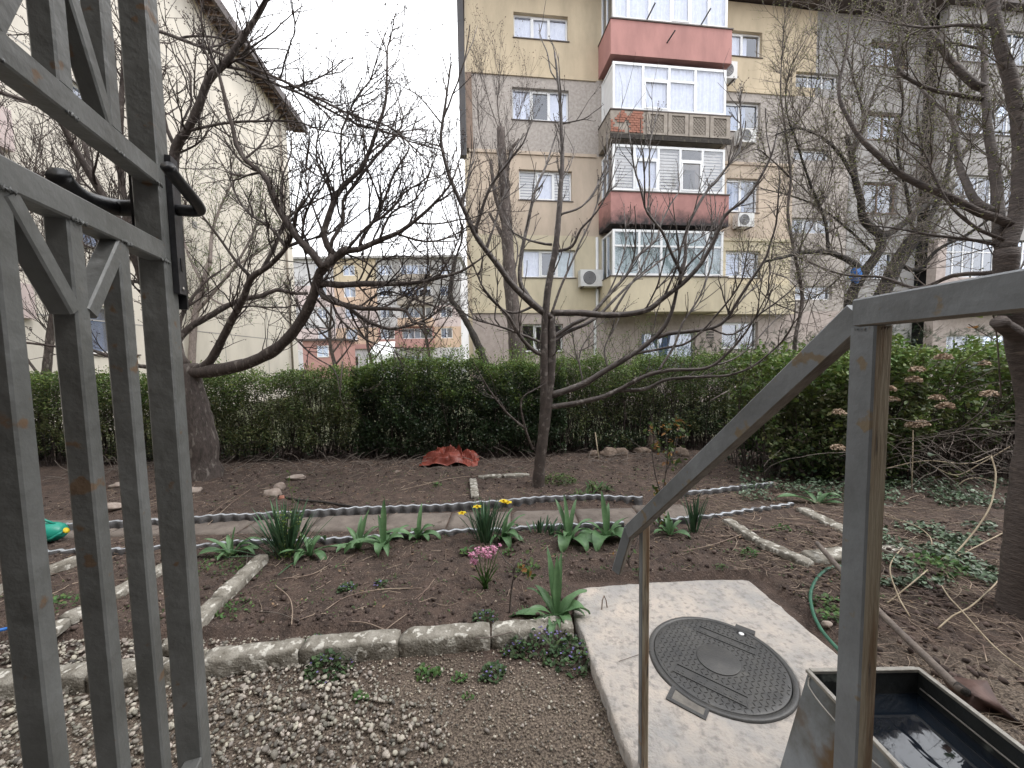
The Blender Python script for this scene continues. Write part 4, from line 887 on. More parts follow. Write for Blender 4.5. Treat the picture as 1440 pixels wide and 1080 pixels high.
T.limb([(247, 208), (234, 180), (228, 150), (215, 110), (190, 90)], .02, .006, -.2)
T.limb([(175, 40), (218, 43), (262, 58), (301, 72), (344, 91), (381, 106), (417, 123), (453, 142), (500, 164), (531, 172), (556, 184), (576, 202), (593, 218)], .018, .006, -.4)
T.limb([(288, 120), (296, 95), (332, 96), (356, 103), (388, 118), (429, 135), (465, 156), (500, 173), (529, 182), (555, 189), (578, 200), (618, 210)], .015, .005, -.2)
T.limb([(262, 522), (230, 518), (197, 515), (157, 503), (127, 492), (87, 488), (37, 482), (-20, 480)], .025, .008, -.9)
T.limb([(150, 285), (120, 290), (80, 270), (40, 262), (0, 230)], .02, .006, -.3)
T.limb([(130, 250), (120, 205), (90, 100), (70, 30), (65, -20)], .02, .006, .4)
T.limb([(205, 400), (180, 395), (140, 410), (90, 400), (40, 380), (-10, 390)], .02, .006, .2)
T.limb([(172, 322), (190, 260), (200, 200), (212, 120), (214, 60), (206, 0)], .024, .006, .5)
T.limb([(354, 391), (330, 365), (305, 330), (282, 300), (262, 280)], .018, .006, -.3)
T.limb([(402, 348), (380, 320), (350, 300), (330, 270), (318, 240), (300, 210)], .016, .005, .6)
T.limb([(410, 470), (440, 500), (470, 520), (478, 555)], .012, .004, -.4)
T.limb([(441, 415), (470, 455), (440, 470), (420, 440)], .012, .004, .3)
for pth, r_, dy in (([(489,350),(515,320),(545,300),(570,270),(600,250),(615,210)],.014,-.3),([(455,329),(440,290),(430,250),(436,200)],.012,.3),([(473,275),(450,240),(445,200),(455,160)],.011,-.2),([(533,338),(550,300),(585,280),(605,240),(608,200)],.012,.4),([(400,315),(395,260),(410,210),(405,170)],.012,.3),([(424,341),(430,300),(455,260),(470,225)],.012,-.3),([(558,329),(600,340),(640,330),(680,300)],.011,.3),([(616,391),(640,350),(650,320)],.009,-.2),([(513,399),(530,370),(560,360),(600,365)],.010,-.3),([(464,418),(480,450),(520,480),(560,490)],.011,-.4),([(504,433),(540,410),(580,420),(640,440)],.010,.3),([(344,224),(370,200),(385,165)],.010,.2),([(402,348),(440,335),(480,320),(520,290)],.012,.3)):
    T.limb(pth, r_, .0045, dy)
T.grow(1.9, 1.0, .016, 2, up=.5, sub=3, seg=.09, tmin=.1, zmin=2.0, curl=.26, shrink=.6, tip=0, ang=(25, 65), bud=True, budp=.1)
T.grow(7.5, .55, .0085, 2, up=.45, sub=2, seg=.08, tmin=.2, zmin=1.75, curl=.24, bud=True, budp=.14, maxtw=15000)
T.finish(MT['bud'], (.005, .011), 3, clusters=2)
# ---- tree at the right edge
T = Tree('bare_tree', 'cherry tree with ringed brown trunk and a sawn off stub at the right edge', G(1434, 868, BED), MT['bark_cherry'], MT['twig_pale'], step=.05, knob=.06)
D = 2.36
T.trunk([(1432, 872, D), (1438, 800, D), (1445, 700, D + .02), (1454, 620, D + .03), (1452, 560, D + .05), (1438, 500, D + .05), (1424, 440, D + .05), (1414, 400, D + .05), (1416, 350, D + .05)], .098, .052, .2, 18)
T.limb([(1415, 355), (1428, 310), (1436, 250), (1434, 200), (1427, 140), (1410, 80), (1400, 30), (1392, -30)], .036, .024, .2, n=12)
T.limb([(1424, 318), (1400, 306), (1380, 300), (1330, 275), (1290, 258), (1260, 240), (1215, 200), (1190, 160), (1180, 120), (1195, 60)], .023, .006, .5)
T.limb([(1415, 372), (1405, 330), (1402, 260), (1392, 200), (1386, 140), (1384, 90), (1386, 50), (1400, 10)], .030, .012, .7)
T.limb([(1386, 125), (1372, 120), (1345, 95), (1322, 65), (1305, 40), (1290, 10), (1282, -20)], .024, .012, .3)
T.limb([(1388, 140), (1360, 136), (1318, 128), (1285, 115), (1262, 95), (1268, 50), (1275, 0)], .014, .005, .3)
T.limb([(1402, 300), (1370, 280), (1350, 235), (1340, 170), (1318, 148), (1290, 120), (1270, 100)], .022, .006, .9)
T.limb([(1412, 382), (1380, 385), (1340, 388), (1290, 405), (1240, 390), (1180, 385), (1120, 360)], .014, .004, 1.2)
T.limb([(1418, 340), (1370, 318), (1330, 280), (1300, 215), (1280, 200)], .010, .004, .2)
T.limb([(1425, 350), (1380, 340), (1310, 330), (1265, 322), (1230, 318)], .010, .004, .4)
T.limb([(1430, 160), (1450, 140), (1480, 80)], .03, .02, 0); T.limb([(1430, 200), (1460, 190), (1500, 150)], .02, .01, 0)
T.limb([(1400, 40), (1350, 35), (1300, 40), (1240, 30)], .010, .004, .4)
T.limb([(1386, 70), (1340, 60), (1290, 50), (1230, 20)], .009, .004, .5)
T.limb([(1440, 480), (1424, 466), (1412, 458), (1406, 452)], .04, .036, -.06, n=12, name='cut_stub')
T.grow(14, .42, .0046, 2, up=.3, sub=3, seg=.065, tmin=.15, zmin=1.9, curl=.22, bud=True, budp=.4, maxtw=8000)
T.finish(MT['budg'], (.004, .009), 3)
# ---- dark trees beyond the hedge at right
T = Tree('bare_tree', 'dark twin stemmed bare tree beyond the hedge, its dense crown veiling the grey facade', G(1232, 575, 0)[:2].tolist() + [0], MT['bark_dark'], MT['twig_pale'], step=.14, knob=.12)
D = 9.5
T.root.location = P(1215, 500, D)[0], D, 0; WM[T.root] = Matrix.Translation(T.root.location)
T.trunk([(1205, 590, D), (1208, 520, D), (1225, 450, D), (1245, 405, D), (1262, 370, D), (1285, 335, D), (1300, 318, D)], .24, .13, .2)
T.limb([(1212, 500), (1195, 430), (1212, 388), (1232, 360), (1240, 335), (1215, 310), (1210, 280), (1203, 255), (1198, 220), (1190, 190)], .13, .04, -.6, n=10)
T.limb([(1215, 390), (1200, 370), (1165, 355), (1130, 355), (1100, 362), (1075, 368)], .07, .02, -1.2)
T.limb([(1240, 335), (1270, 315), (1300, 290), (1320, 280), (1345, 260)], .08, .03, .5); T.limb([(1300, 318), (1325, 270), (1340, 200), (1350, 130), (1345, 60)], .06, .015, .8)
T.limb([(1262, 370), (1290, 380), (1320, 350), (1360, 330), (1400, 300), (1440, 260)], .045, .015, -1.0)
T.limb([(1203, 255), (1180, 215), (1150, 190), (1120, 180), (1090, 190)], .035, .012, -.8); T.limb([(1198, 220), (1215, 170), (1200, 110), (1185, 60)], .035, .01, .4)
T.limb([(1285, 335), (1275, 270), (1262, 210), (1270, 140), (1255, 70), (1260, 10)], .035, .01, -1.2)
T.limb([(1232, 360), (1190, 320), (1150, 290), (1110, 275), (1070, 265)], .03, .01, .9)
T.limb([(1165, 355), (1160, 310), (1140, 260), (1120, 200), (1105, 150), (1110, 100), (1130, 60)], .03, .008, -.5)
T.limb([(1325, 270), (1300, 220), (1290, 150), (1310, 90)], .04, .01, .5); T.limb([(1345, 230), (1380, 180), (1420, 130), (1450, 80)], .04, .01, .3)
T.limb([(1200, 370), (1170, 400), (1140, 420), (1100, 425)], .02, .008, -.6)
T.grow(1.4, 1.8, .018, 2, up=.4, sub=4, seg=.16, tmin=.1, zmin=2.6, curl=.24, shrink=.6, tip=0, ang=(25, 70))
T.grow(11, .95, .0095, 2, up=.45, sub=4, seg=.15, tmin=.12, zmin=2.8, curl=.22, bud=True, budp=.16, maxtw=15000, ang=(25, 70))
T.finish(MT['budg'], (.007, .014), 3)
T = Tree('bare_tree', 'slender bare tree with fine budding twigs in front of the ochre wall at right', (P(1120, 500, 8.6)[0], 8.6, 0), MT['bark'], MT['twig'], step=.12)
D = 8.6
T.trunk([(1115, 600, D), (1116, 540, D), (1118, 480, D), (1128, 420, D), (1118, 360, D), (1108, 300, D), (1112, 250, D), (1105, 190, D), (1098, 130, D), (1100, 70, D), (1104, 20, D)], .05, .008, .1, 8)
T.limb([(1112, 250), (1085, 225), (1065, 210), (1050, 215)], .016, .006, -.4); T.limb([(1118, 360), (1150, 300), (1170, 240), (1160, 180)], .018, .006, .3); T.limb([(1105, 190), (1130, 160), (1150, 110), (1150, 60)], .014, .005, -.3)
T.limb([(1122, 440), (1080, 420), (1050, 380), (1040, 340)], .014, .005, .4)
T.grow(10, .65, .0068, 2, up=.45, sub=4, seg=.11, tmin=.2, zmin=3.0, bud=True, budp=.3, maxtw=3600); T.finish(MT['budg'], (.006, .012), 3)
# ---- tall pollarded tree before the ochre block
D = 10.2
T = Tree('pollarded_tree', 'tall dark pollarded trunk with thin whips standing against the left of the ochre block', (P(728, 560, D)[0], D, 0), MT['bark'], MT['twig'], step=.12, knob=.12)
T.trunk([(730, 595, D), (729, 540, D), (726, 480, D), (718, 400, D), (713, 330, D), (710, 270, D), (706, 215, D), (704, 180, D)], .24, .10, .2, 14)
T.limb([(712, 320), (698, 280), (692, 245), (690, 225)], .07, .03, -.3); T.limb([(708, 250), (716, 225), (722, 205), (730, 195)], .06, .02, -.2); T.limb([(714, 345), (700, 320), (688, 300)], .06, .03, .2)
T.limb([(705, 185), (700, 150), (702, 110), (703, 75)], .014, .004, -.2); T.limb([(705, 190), (690, 150), (680, 110), (675, 70)], .012, .003, -.3); T.limb([(706, 200), (730, 160), (735, 120)], .012, .003, .3)
T.limb([(690, 228), (675, 190), (672, 150), (668, 100)], .012, .004, .2); T.limb([(722, 208), (745, 180), (752, 150)], .010, .003, .2)
T.grow(7, 1.0, .008, 2, up=.8, sub=3, seg=.1, tmin=.25, zmin=4.0, curl=.12, ang=(20, 50), maxtw=2200, bud=True, budp=.03); T.finish(MT['bud'], (.01, .018), 3)
# ---- leaning tree in the gap
D = 11.5
T = Tree('leaning_tree', 'thin dark tree leaning left in the gap between the far block and the ochre block', (P(690, 550, D)[0], D, 0), MT['bark_dark'], MT['twig'], step=.12, knob=.15)
T.trunk([(692, 580, D), (686, 530, D), (676, 495, D), (660, 460, D), (645, 435, D), (633, 418, D), (636, 390, D), (641, 360, D)], .15, .05, .1, 10)
T.limb([(636, 395), (625, 370), (610, 345), (600, 320)], .03, .01, .3); T.limb([(641, 362), (650, 330), (640, 280), (630, 230), (632, 180)], .03, .006, -.3); T.limb([(638, 380), (615, 380), (590, 370), (575, 350)], .02, .006, -.2)
T.limb([(645, 340), (625, 300), (612, 250), (605, 210)], .018, .005, .2); T.limb([(641, 362), (665, 330), (675, 290)], .016, .005, .2)
T.grow(8, .85, .0075, 2, up=.6, sub=4, seg=.1, tmin=.2, zmin=3.0, curl=.15, maxtw=2000, ang=(20, 50)); T.finish(None)
# ---- small trees before the far block
for k, (px, D, hh, lbl) in enumerate(((468, 17, 5.2, 'small bare tree left of centre before the pink wall of the far block'), (520, 20, 5.5, 'small bare tree before the middle of the far block'), (600, 22, 8.2, 'bare tree with a rounded fine crown before the right end of the far block'))):
    x = P(px, 500, D)[0]; T = Tree('bare_tree', lbl, (x, D, 0), MT['bark'], MT['twig_pale'] if k < 2 else MT['twig'], step=.25)
    def q(dx, z): return np.array([x + dx, D, z])
    pts = smooth_path([q(0, 0), q(.1, hh * .25), q(-.1, hh * .5), q(.05, hh * .8)], .25); T._emit(pts, .12, .04, 'trunk', 8)
    for a in range(6):
        an = a * 1.05; b0 = pts[int(len(pts) * (.4 + .08 * a))]; e = b0 + np.array([math.cos(an) * hh * .25, math.sin(an) * hh * .25, hh * .35]); T._emit(smooth_path([b0, (b0 + e) / 2 + np.array([0, 0, -.15]), e], .25), .05, .015, 'limb', 6)
    T.grow(3.2, 1.3, .012, 2, up=.5, sub=4, seg=.2, tmin=.2, zmin=1.5, maxtw=750); T.finish(None)
# ---- greenish willow like tree before the cream block
D = 12.5
T = Tree('budding_tree', 'tree in pale green bud against the cream block behind the left tree', (P(300, 500, D)[0], D, 0), MT['bark_pale'], MT['twig'], step=.15)
T.trunk([(268, 590, D), (270, 500, D), (275, 440, D), (285, 400, D), (295, 370, D)], .13, .07, .1, 10)
T.limb([(275, 440), (310, 400), (345, 350), (365, 300), (372, 255)], .05, .012, -.4); T.limb([(295, 370), (300, 320), (320, 270), (340, 240)], .05, .012, .3); T.limb([(285, 400), (262, 350), (256, 300), (270, 260)], .04, .01, .3); T.limb([(330, 375), (370, 350), (395, 320), (402, 280)], .03, .008, .2)
T.limb([(283, 410), (320, 430), (370, 420), (400, 400)], .03, .008, -.4)
T.grow(9, 1.0, .008, 2, up=.4, sub=4, seg=.13, tmin=.1, zmin=3.0, maxtw=3600, bud=True, budp=.9, curl=.25); T.finish(MT['leaf_lite'], (.008, .02), 3)
# more bare twiggy trees far left, behind the gate
D = 6.8
T = Tree('bare_tree', 'bushy bare tree with many fine upright twigs seen through the upper part of the gate', (P(60, 560, D)[0], D, 0), MT['bark'], MT['twig'], step=.12)
T.trunk([(62, 660, D), (60, 600, D), (64, 540, D), (70, 480, D), (78, 420, D)], .08, .05, .1, 10)
for pth, r_, dy in (([(78, 420), (60, 350), (30, 280), (5, 220), (-20, 160)], .03, -.5), ([(78, 420), (95, 350), (105, 290), (110, 230), (100, 150)], .03, .3), ([(70, 470), (110, 400), (150, 350), (165, 290), (168, 230)], .025, -.2), ([(64, 540), (20, 480), (-20, 420)], .02, .3), ([(95, 350), (60, 300), (50, 240), (60, 180)], .018, .6)): T.limb(pth, r_, .007, dy)
T.grow(13, .85, .009, 2, up=.6, sub=4, seg=.09, tmin=.1, zmin=2.2, maxtw=4500, bud=True, budp=.1, curl=.18); T.finish(MT['bud'], (.006, .012), 3)

# ------------------------------------------------------------------ hedges
LV = np.array([(-.5, 0, 0), (0, -.26, .03), (.5, 0, 0), (0, .26, .03)]); LF = np.array([(0, 1, 2), (0, 2, 3)])
LV2 = np.array([(-.5, 0, 0), (-.12, -.27, .05), (.25, -.2, .05), (.5, 0, -.02), (.25, .2, .05), (-.12, .27, .05)]); LF2 = np.array([(0, 1, 2), (0, 2, 3), (0, 3, 4), (0, 4, 5)])
def leaves(name, pos, size, M, parent, tilt=1.0, big=False):
    if len(pos) == 0: return None
    tv, tf = (LV2, LF2) if big else (LV, LF)
    n = len(pos); R = rotm(n, tilt); v = tv[None] * np.asarray(size).reshape(-1, 1, 1) * np.ones((n, 1, 1)); v = np.einsum('nij,nkj->nki', R, v) + np.asarray(pos)[:, None, :]
    f = (tf[None] + (np.arange(n) * len(tv))[:, None, None]).reshape(-1, 3)
    return tag(mesh_np(name, v.reshape(-1, 3), f, M, parent), kind='stuff')
def hedge(name, label, x0, x1, yf, thick, top, ndens, mats, size, cat='hedge', bot=.12, thin=.3, nst=60, topamp=.08, shoots=60, slope=0.0, shoot_h=.3, shootM='leaf_lite', seed=1):
    """yf: front face y (callable of x), top: height (callable)"""
    t = thing(name, label, cat, ((x0 + x1) / 2, yf((x0 + x1) / 2) + thick / 2, 0)); buckets = [[] for _ in mats]
    n = int(ndens * (x1 - x0)); k = 0
    while k < n:
        x = random.uniform(x0, x1); tp = top(x) + topamp * noise.noise((x * 1.8, seed, 0)) * 2 + topamp * .6 * noise.noise((x * 7, seed, 3)); u = random.random()
        z = bot + (tp - bot) * random.random(); v = random.random(); v = v * v * .75 if random.random() < .62 else random.random()
        bul = .14 * noise.noise((x * 1.6, z * 1.9, seed + 5)) + .08 * noise.noise((x * 5, z * 5, seed + 7)); y = yf(x) + v * thick - bul + (.10 * max(0, .5 - z))
        nn = noise.noise((x * 3.1, y * 3, z * 3.1 + seed)) + .6 * noise.noise((x * 9, y * 9, z * 9)); zz = (z - bot) / (tp - bot)
        k += 1
        if nn < -.18 - .25 * zz + (thin * (1 - zz) * 1.3 if zz < .6 else 0): continue
        if zz < .25 and random.random() > .6 + 1.6 * zz: continue
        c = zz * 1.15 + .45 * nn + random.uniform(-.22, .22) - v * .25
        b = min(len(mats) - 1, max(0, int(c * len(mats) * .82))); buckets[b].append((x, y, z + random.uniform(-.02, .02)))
    for i in range(shoots):
        x = random.uniform(x0, x1); y = yf(x) + random.uniform(.05, thick * .9); h_ = random.uniform(.3, 1) * shoot_h; tp = top(x) + topamp * 2 * noise.noise((x * 1.8, seed, 0))
        dx = random.gauss(0, .12)
        for j in range(int(h_ / .018)):
            zz = tp - .08 + j * .018; buckets[-1].append((x + dx * (j * .018) + random.gauss(0, .014), y + random.gauss(0, .014), zz))
    for b, mm in zip(buckets, mats):
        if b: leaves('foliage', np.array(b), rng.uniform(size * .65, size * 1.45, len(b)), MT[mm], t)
    st = MB()
    for i in range(nst * 6):
        x = random.uniform(x0, x1); y = yf(x) + random.uniform(.08, thick * .9); hh = top(x) * random.uniform(.4, .98); pts = [np.array([x, y, 0.0])]
        for j in range(5): pts.append(pts[-1] + np.array([random.gauss(0, .05), random.gauss(0, .04), hh / 5]))
        r = random.choice((.004, .005, .007, .011)); st.tube(pts, [r, r * .9, r * .8, r * .7, r * .5, r * .4], 4, False)
    for i in range(nst * 10):
        x = random.uniform(x0, x1); z = random.uniform(.1, top(x) * .95); y = yf(x) + random.uniform(-.02, thick * .8); d = np.array([random.gauss(0, 1), random.gauss(-.2, .7), random.gauss(.5, .6)]); d /= np.linalg.norm(d)
        pts = [np.array([x, y, z])]; 
        for j in range(3): d2 = d + rng.normal(0, .3, 3); pts.append(pts[-1] + d2 * .07)
        st.tube(pts, [.003, .0027, .002, .0015], 3, False)
    tag(st.build('stems', MT['twig'], t, True), kind='stuff'); return t
hl = lambda x: 6.05 + .07 * (x + 8) if x < -2 else 6.45
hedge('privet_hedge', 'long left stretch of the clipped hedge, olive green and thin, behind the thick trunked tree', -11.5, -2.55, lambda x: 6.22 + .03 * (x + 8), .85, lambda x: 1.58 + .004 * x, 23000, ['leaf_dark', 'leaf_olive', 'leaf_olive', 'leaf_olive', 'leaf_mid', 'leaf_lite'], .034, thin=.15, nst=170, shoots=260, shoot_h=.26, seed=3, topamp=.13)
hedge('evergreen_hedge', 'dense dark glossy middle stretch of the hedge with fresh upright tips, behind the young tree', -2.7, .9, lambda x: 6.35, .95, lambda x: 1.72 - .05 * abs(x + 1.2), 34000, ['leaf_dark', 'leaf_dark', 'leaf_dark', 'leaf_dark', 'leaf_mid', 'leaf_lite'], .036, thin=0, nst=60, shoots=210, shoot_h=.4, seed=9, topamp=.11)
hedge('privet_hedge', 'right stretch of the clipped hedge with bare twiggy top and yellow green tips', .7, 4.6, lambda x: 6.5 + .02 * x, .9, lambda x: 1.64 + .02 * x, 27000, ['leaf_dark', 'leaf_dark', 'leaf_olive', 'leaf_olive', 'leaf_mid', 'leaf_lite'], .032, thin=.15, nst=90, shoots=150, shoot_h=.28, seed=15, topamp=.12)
# loose shoots growing before the ochre wall
for k, (px, D, hh, lbl) in enumerate(((742, 8.2, 2.55, 'tall light green suckers behind the hedge left of the young tree top'), (820, 8.5, 2.65, 'light green sprouting shrub behind the hedge below the air conditioner'), (880, 8.6, 2.75, 'light green sprouting shrub behind the hedge before the ground floor window'), (935, 8.6, 2.5, 'small light green sprouting shrub behind the hedge at the blank wall'), (580, 9.0, 2.3, 'light green sprouting shrub behind the hedge before the far block'))):
    x = P(px, 500, D)[0]; t = thing('sprouting_shrub', lbl, 'shrub', (x, D, 0)); st = MB(); lv = []
    for i in range(34):
        p = np.array([x + random.gauss(0, .3), D + random.gauss(0, .2), .3]); h_ = hh * random.uniform(.6, 1.02); dx = random.gauss(0, .08); pts = [p.copy()]
        for j in range(10):
            p = p + np.array([dx + random.gauss(0, .02), random.gauss(0, .02), (h_ - .3) / 10]); pts.append(p.copy())
            if p[2] > 1.0:
                for q_ in range(6): lv.append(p + rng.normal(0, .035, 3))
        st.tube(pts, [.006] * 6 + [.004] * 5, 3, False)
    tag(st.build('stems', MT['twig'], t, True), kind='stuff'); leaves('foliage', np.array(lv), rng.uniform(.02, .045, len(lv)), MT['leaf_lite'], t)
# ------------------------------------------------------------------ shrubs at the right
B_ = lambda x: 5.15
sh = hedge('evergreen_shrub', 'broad leaved green shrub behind the sloping handrail, right of the clipped hedge', 3.25, 5.2, lambda x: 4.70 + .25 * noise.noise((x, 0, 0)), 1.2, lambda x: 1.70, 13000, ['leaf_dark', 'leaf_mid', 'leaf_olive', 'leaf_olive', 'leaf_lite', 'leaf_lite'], .062, cat='shrub', thin=.15, nst=30, topamp=.15, shoots=60, shoot_h=.35, seed=22, bot=.02)
sh2 = hedge('hydrangea_shrub', 'tangled shrub right of the thick post, green on top with brown dried flower heads', 4.7, 8.4, lambda x: 4.75 + .3 * noise.noise((x * 1.5, 2, 0)), 1.2, lambda x: 1.72, 9500, ['twigleaf', 'leaf_dark', 'leaf_dark', 'leaf_mid', 'leaf_lite'] if 'twigleaf' in MT else ['leaf_brown', 'leaf_olive', 'leaf_mid', 'leaf_olive', 'leaf_lite', 'leaf_lite'], .06, cat='shrub', thin=.5, nst=70, topamp=.16, shoots=80, shoot_h=.25, seed=31, bot=.08)
tg = MB()
for i in range(330):
    x = random.uniform(4.2, 8.0); y = random.uniform(4.5, 5.5); p = np.array([x, y, random.uniform(.05, .7)]); d = np.array([random.gauss(0, 1), random.gauss(-.1, .4), random.uniform(.1, 1.2)]); d /= np.linalg.norm(d); pts = [p]
    for j in range(12):
        d = d + rng.normal(0, .16, 3) + np.array([0, 0, -.09]); d /= np.linalg.norm(d); p = p + d * .11; pts.append(p)
        if p[2] < .03: break
    r = random.uniform(.003, .008); tg.tube(pts, [r * (1 - .5 * k / len(pts)) for k in range(len(pts))], 4, False)
tag(tg.build('tangled_stems', MT['twig_pale'], sh2, True), kind='stuff')
def flower_head(parent, px, py, y, r, M, n=120, name='dried_flower_head'):
    c = P(px, py, y); pos = []
    for i in range(n):
        v = rng.normal(0, 1, 3); v /= np.linalg.norm(v); v[2] = abs(v[2]) * .8 - .2; pos.append(c + v * r * random.uniform(.75, 1.05))
    R = rotm(n, 1.0); tv = LV2 * np.array([1, 1.3, 1]) * r * .42; v = np.einsum('nij,kj->nki', R, tv) + np.array(pos)[:, None, :]
    f = (LF2[None] + (np.arange(n) * len(LV2))[:, None, None]).reshape(-1, 3); o = mesh_np(name, v.reshape(-1, 3), f, M, parent); return o
for px, py in ((1327, 503), (1290, 520), (1285, 535), (1248, 547), (1254, 562), (1318, 560), (1330, 572), (1284, 598), (1296, 596), (1180, 580), (1178, 630), (1383, 512), (1392, 555)):
    flower_head(sh2, px, py, 4.42 + random.uniform(-.1, .12), random.uniform(.06, .085), MT['dryflower'])
MB().tube([P(1284, 605, 4.42), P(1283, 660, 4.42), P(1281, 712, 4.42)], .006, 5).build('flower_stalk', MT['vine'], sh2, True)
# conifer behind
for lbl, x0, x1, yf, tp in (('dark feathery conifer hedge behind the shrub under the horizontal handrail', 6.0, 11.5, 8.6, 2.2), ('small dark conifer bush left of the handrail corner by the grey wall', 3.9, 6.2, 8.0, 1.95)):
    t = thing('conifer', lbl, 'conifer', ((x0 + x1) / 2, yf, 0)); pos = []; dr = []; V_ = []; F_ = []
    nb = int(330 * (x1 - x0)); mb = MB()
    for i in range(nb):
        x = random.uniform(x0, x1); y = yf + random.uniform(0, .8); z = .3 + (tp - .3 + .2 * noise.noise((x * 1.5, 0, 7))) * (1 - random.random() ** 1.5); d = np.array([random.gauss(0, .6), -abs(random.gauss(.5, .4)), random.gauss(.25, .4)]); d /= np.linalg.norm(d); s_ = np.cross(d, [0, 0, 1]); s_ /= np.linalg.norm(s_) + 1e-6
        ln = random.uniform(.12, .26); b0 = np.array([x, y, z])
        for k in range(9):
            q = b0 + d * ln * k / 9; w_ = .05 * (1 - k / 10)
            for sg in (1, -1): mb.add([q, q + d * .012, q + s_ * sg * w_ + d * .03 + np.array([0, 0, -.008])], [(0, 1, 2)])
    tag(mb.build('foliage', MT['yew'], t), kind='stuff')
    MB().tube([np.array([(x0 + x1) / 2, yf + .5, 0]), np.array([(x0 + x1) / 2, yf + .5, tp * .8])], .06, 8).build('trunk', MT['bark_dark'], t, True)
# ------------------------------------------------------------------ ribbons for leaves
def ribbon(mb, base, az, el, ln, w, droop, n=9, fold=.35, wave=0.0, tip=.5, bw=.35, twist=0.0, thick=0):
    p = np.array(base, float); e = el; rows = []; ph = random.uniform(0, 6); s_ = np.array([-math.sin(az), math.cos(az), 0])
    for i in range(n + 1):
        t = i / n; d = np.array([math.cos(az) * math.cos(e), math.sin(az) * math.cos(e), math.sin(e)]); nn = np.cross(s_, d) * -1
        ww = w * (bw + (1 - bw) * math.sin(min(1, t / tip) * math.pi / 2)) if t < tip else w * max(0.0, math.cos((t - tip) / (1 - tip) * math.pi / 2)) ** .75
        sv = s_ * math.cos(twist * t) + nn * math.sin(twist * t); up = np.cross(d, sv)
        if up[2] < 0 and False: up = -up
        wv = wave * w * math.sin(t * 9 + ph)
        rows.append([p + sv * ww * .5 + up * (fold * ww * .5 + wv), p + sv * ww * .25 + up * fold * ww * .16, p.copy(), p - sv * ww * .25 + up * fold * ww * .16, p - sv * ww * .5 + up * (fold * ww * .5 - wv)])
        p = p + d * ln / n; e -= droop * (.35 + 1.3 * t) / n
    mb.add([q for r in rows for q in r], [(i * 5 + j, (i + 1) * 5 + j, (i + 1) * 5 + j + 1, i * 5 + j + 1) for i in range(n) for j in range(4)]); return mb
def bz(px, py): p = G(px, py, BED); return np.array([p[0], p[1], gz(p[0], p[1]) - .004])
def tulip(label, px, py, spec, group=None):
    """spec: list of (azimuth deg, elevation deg, length, width, droop)"""
    b = bz(px, py); t = thing('tulip', label, 'tulip', b, group=group)
    spec = list(spec) + [(random.uniform(0, 360), random.uniform(45, 80), random.uniform(.16, .24), random.uniform(.03, .045), random.uniform(.8, 2.2)) for _ in range(5)]
    for az, el, ln, w, dr in spec:
        ribbon(MB(), b + np.array([math.cos(math.radians(az)) * .012, math.sin(math.radians(az)) * .012, 0]), math.radians(az), math.radians(el), ln * (random.uniform(1.2, 1.35) if el < 70 else random.uniform(1.1, 1.25)), w * (1.5 if dr > 1.4 else .95), dr * 1.2 + .2, 12, .38, .10, .45, .45, random.uniform(-.4, .4)).build('leaf', MT['tulip'], t, True)
    return t
tulip('small tulip plant with six arching leaves just left of the big daffodil clump', 325, 780, [(190, 40, .24, .05, 1.6), (160, 55, .20, .045, 1.2), (350, 50, .21, .05, 1.6), (20, 35, .20, .045, 1.5), (270, 60, .14, .04, 1.6), (80, 86, .21, .035, .1)])
tulip('flopped tulip leaf pair at the right foot of the big daffodil clump', 436, 780, [(75, 75, .22, .045, 2.6), (330, 45, .2, .045, 2.6), (250, 70, .18, .04, 2.9)])
tulip('tulip with a long leaf lying out to the left, leftmost of three', 505, 770, [(190, 18, .30, .065, .5), (100, 75, .26, .05, .5), (60, 80, .30, .05, .3), (150, 70, .2, .045, .9), (300, 70, .13, .03, .6)])
tulip('tulip plant with one tall upright leaf, middle of three in a row behind the bed', 540, 771, [(95, 86, .36, .06, .1), (200, 45, .30, .06, 1.8), (275, 65, .22, .06, 2.6), (30, 60, .22, .045, .9), (130, 80, .27, .045, .3)])
tulip('tulip plant with broad leaf bent right, rightmost of three in a row', 588, 757, [(80, 82, .27, .045, .3), (190, 40, .28, .065, 1.2), (350, 45, .2, .05, 1.8), (320, 60, .15, .04, 2.2)])
tulip('broad tulip leaves leaning against the flowering daffodils', 706, 758, [(60, 75, .26, .05, .9), (290, 55, .20, .055, 2.2), (340, 40, .18, .05, 1.6), (20, 65, .25, .05, .8)])
tulip('large tulip with long pointed leaves, left of two by the path', 800, 760, [(120, 72, .34, .05, .4), (100, 80, .36, .05, .2), (60, 75, .32, .045, .5), (250, 60, .26, .09, 2.6), (300, 50, .25, .07, 2.4), (330, 40, .24, .06, 1.7), (30, 55, .26, .055, 1.2)])
tulip('large tulip with a broad drooping leaf, right of two by the path', 853, 757, [(95, 80, .38, .055, .2), (70, 76, .28, .05, .5), (240, 48, .28, .10, 2.0), (190, 40, .26, .07, 1.6), (320, 50, .22, .08, 2.3), (350, 45, .22, .07, 1.8), (20, 60, .24, .05, 1.0)])
tulip('big tulip plant with tall leaves at the left corner of the concrete slab', 783, 868, [(105, 78, .36, .05, .25), (70, 80, .34, .045, .3), (80, 86, .33, .05, .1), (178, 22, .26, .065, .9), (215, 28, .24, .06, 1.9), (20, 60, .22, .08, 1.0), (340, 62, .20, .075, 1.6), (130, 60, .2, .05, .9), (290, 68, .17, .06, 2.6)])
tulip('small tulip leaves beside the low handrail post', 942, 752, [(30, 60, .18, .04, 1.2), (80, 80, .2, .035, .4), (330, 45, .16, .04, 2.0), (190, 50, .15, .035, 1.6)])
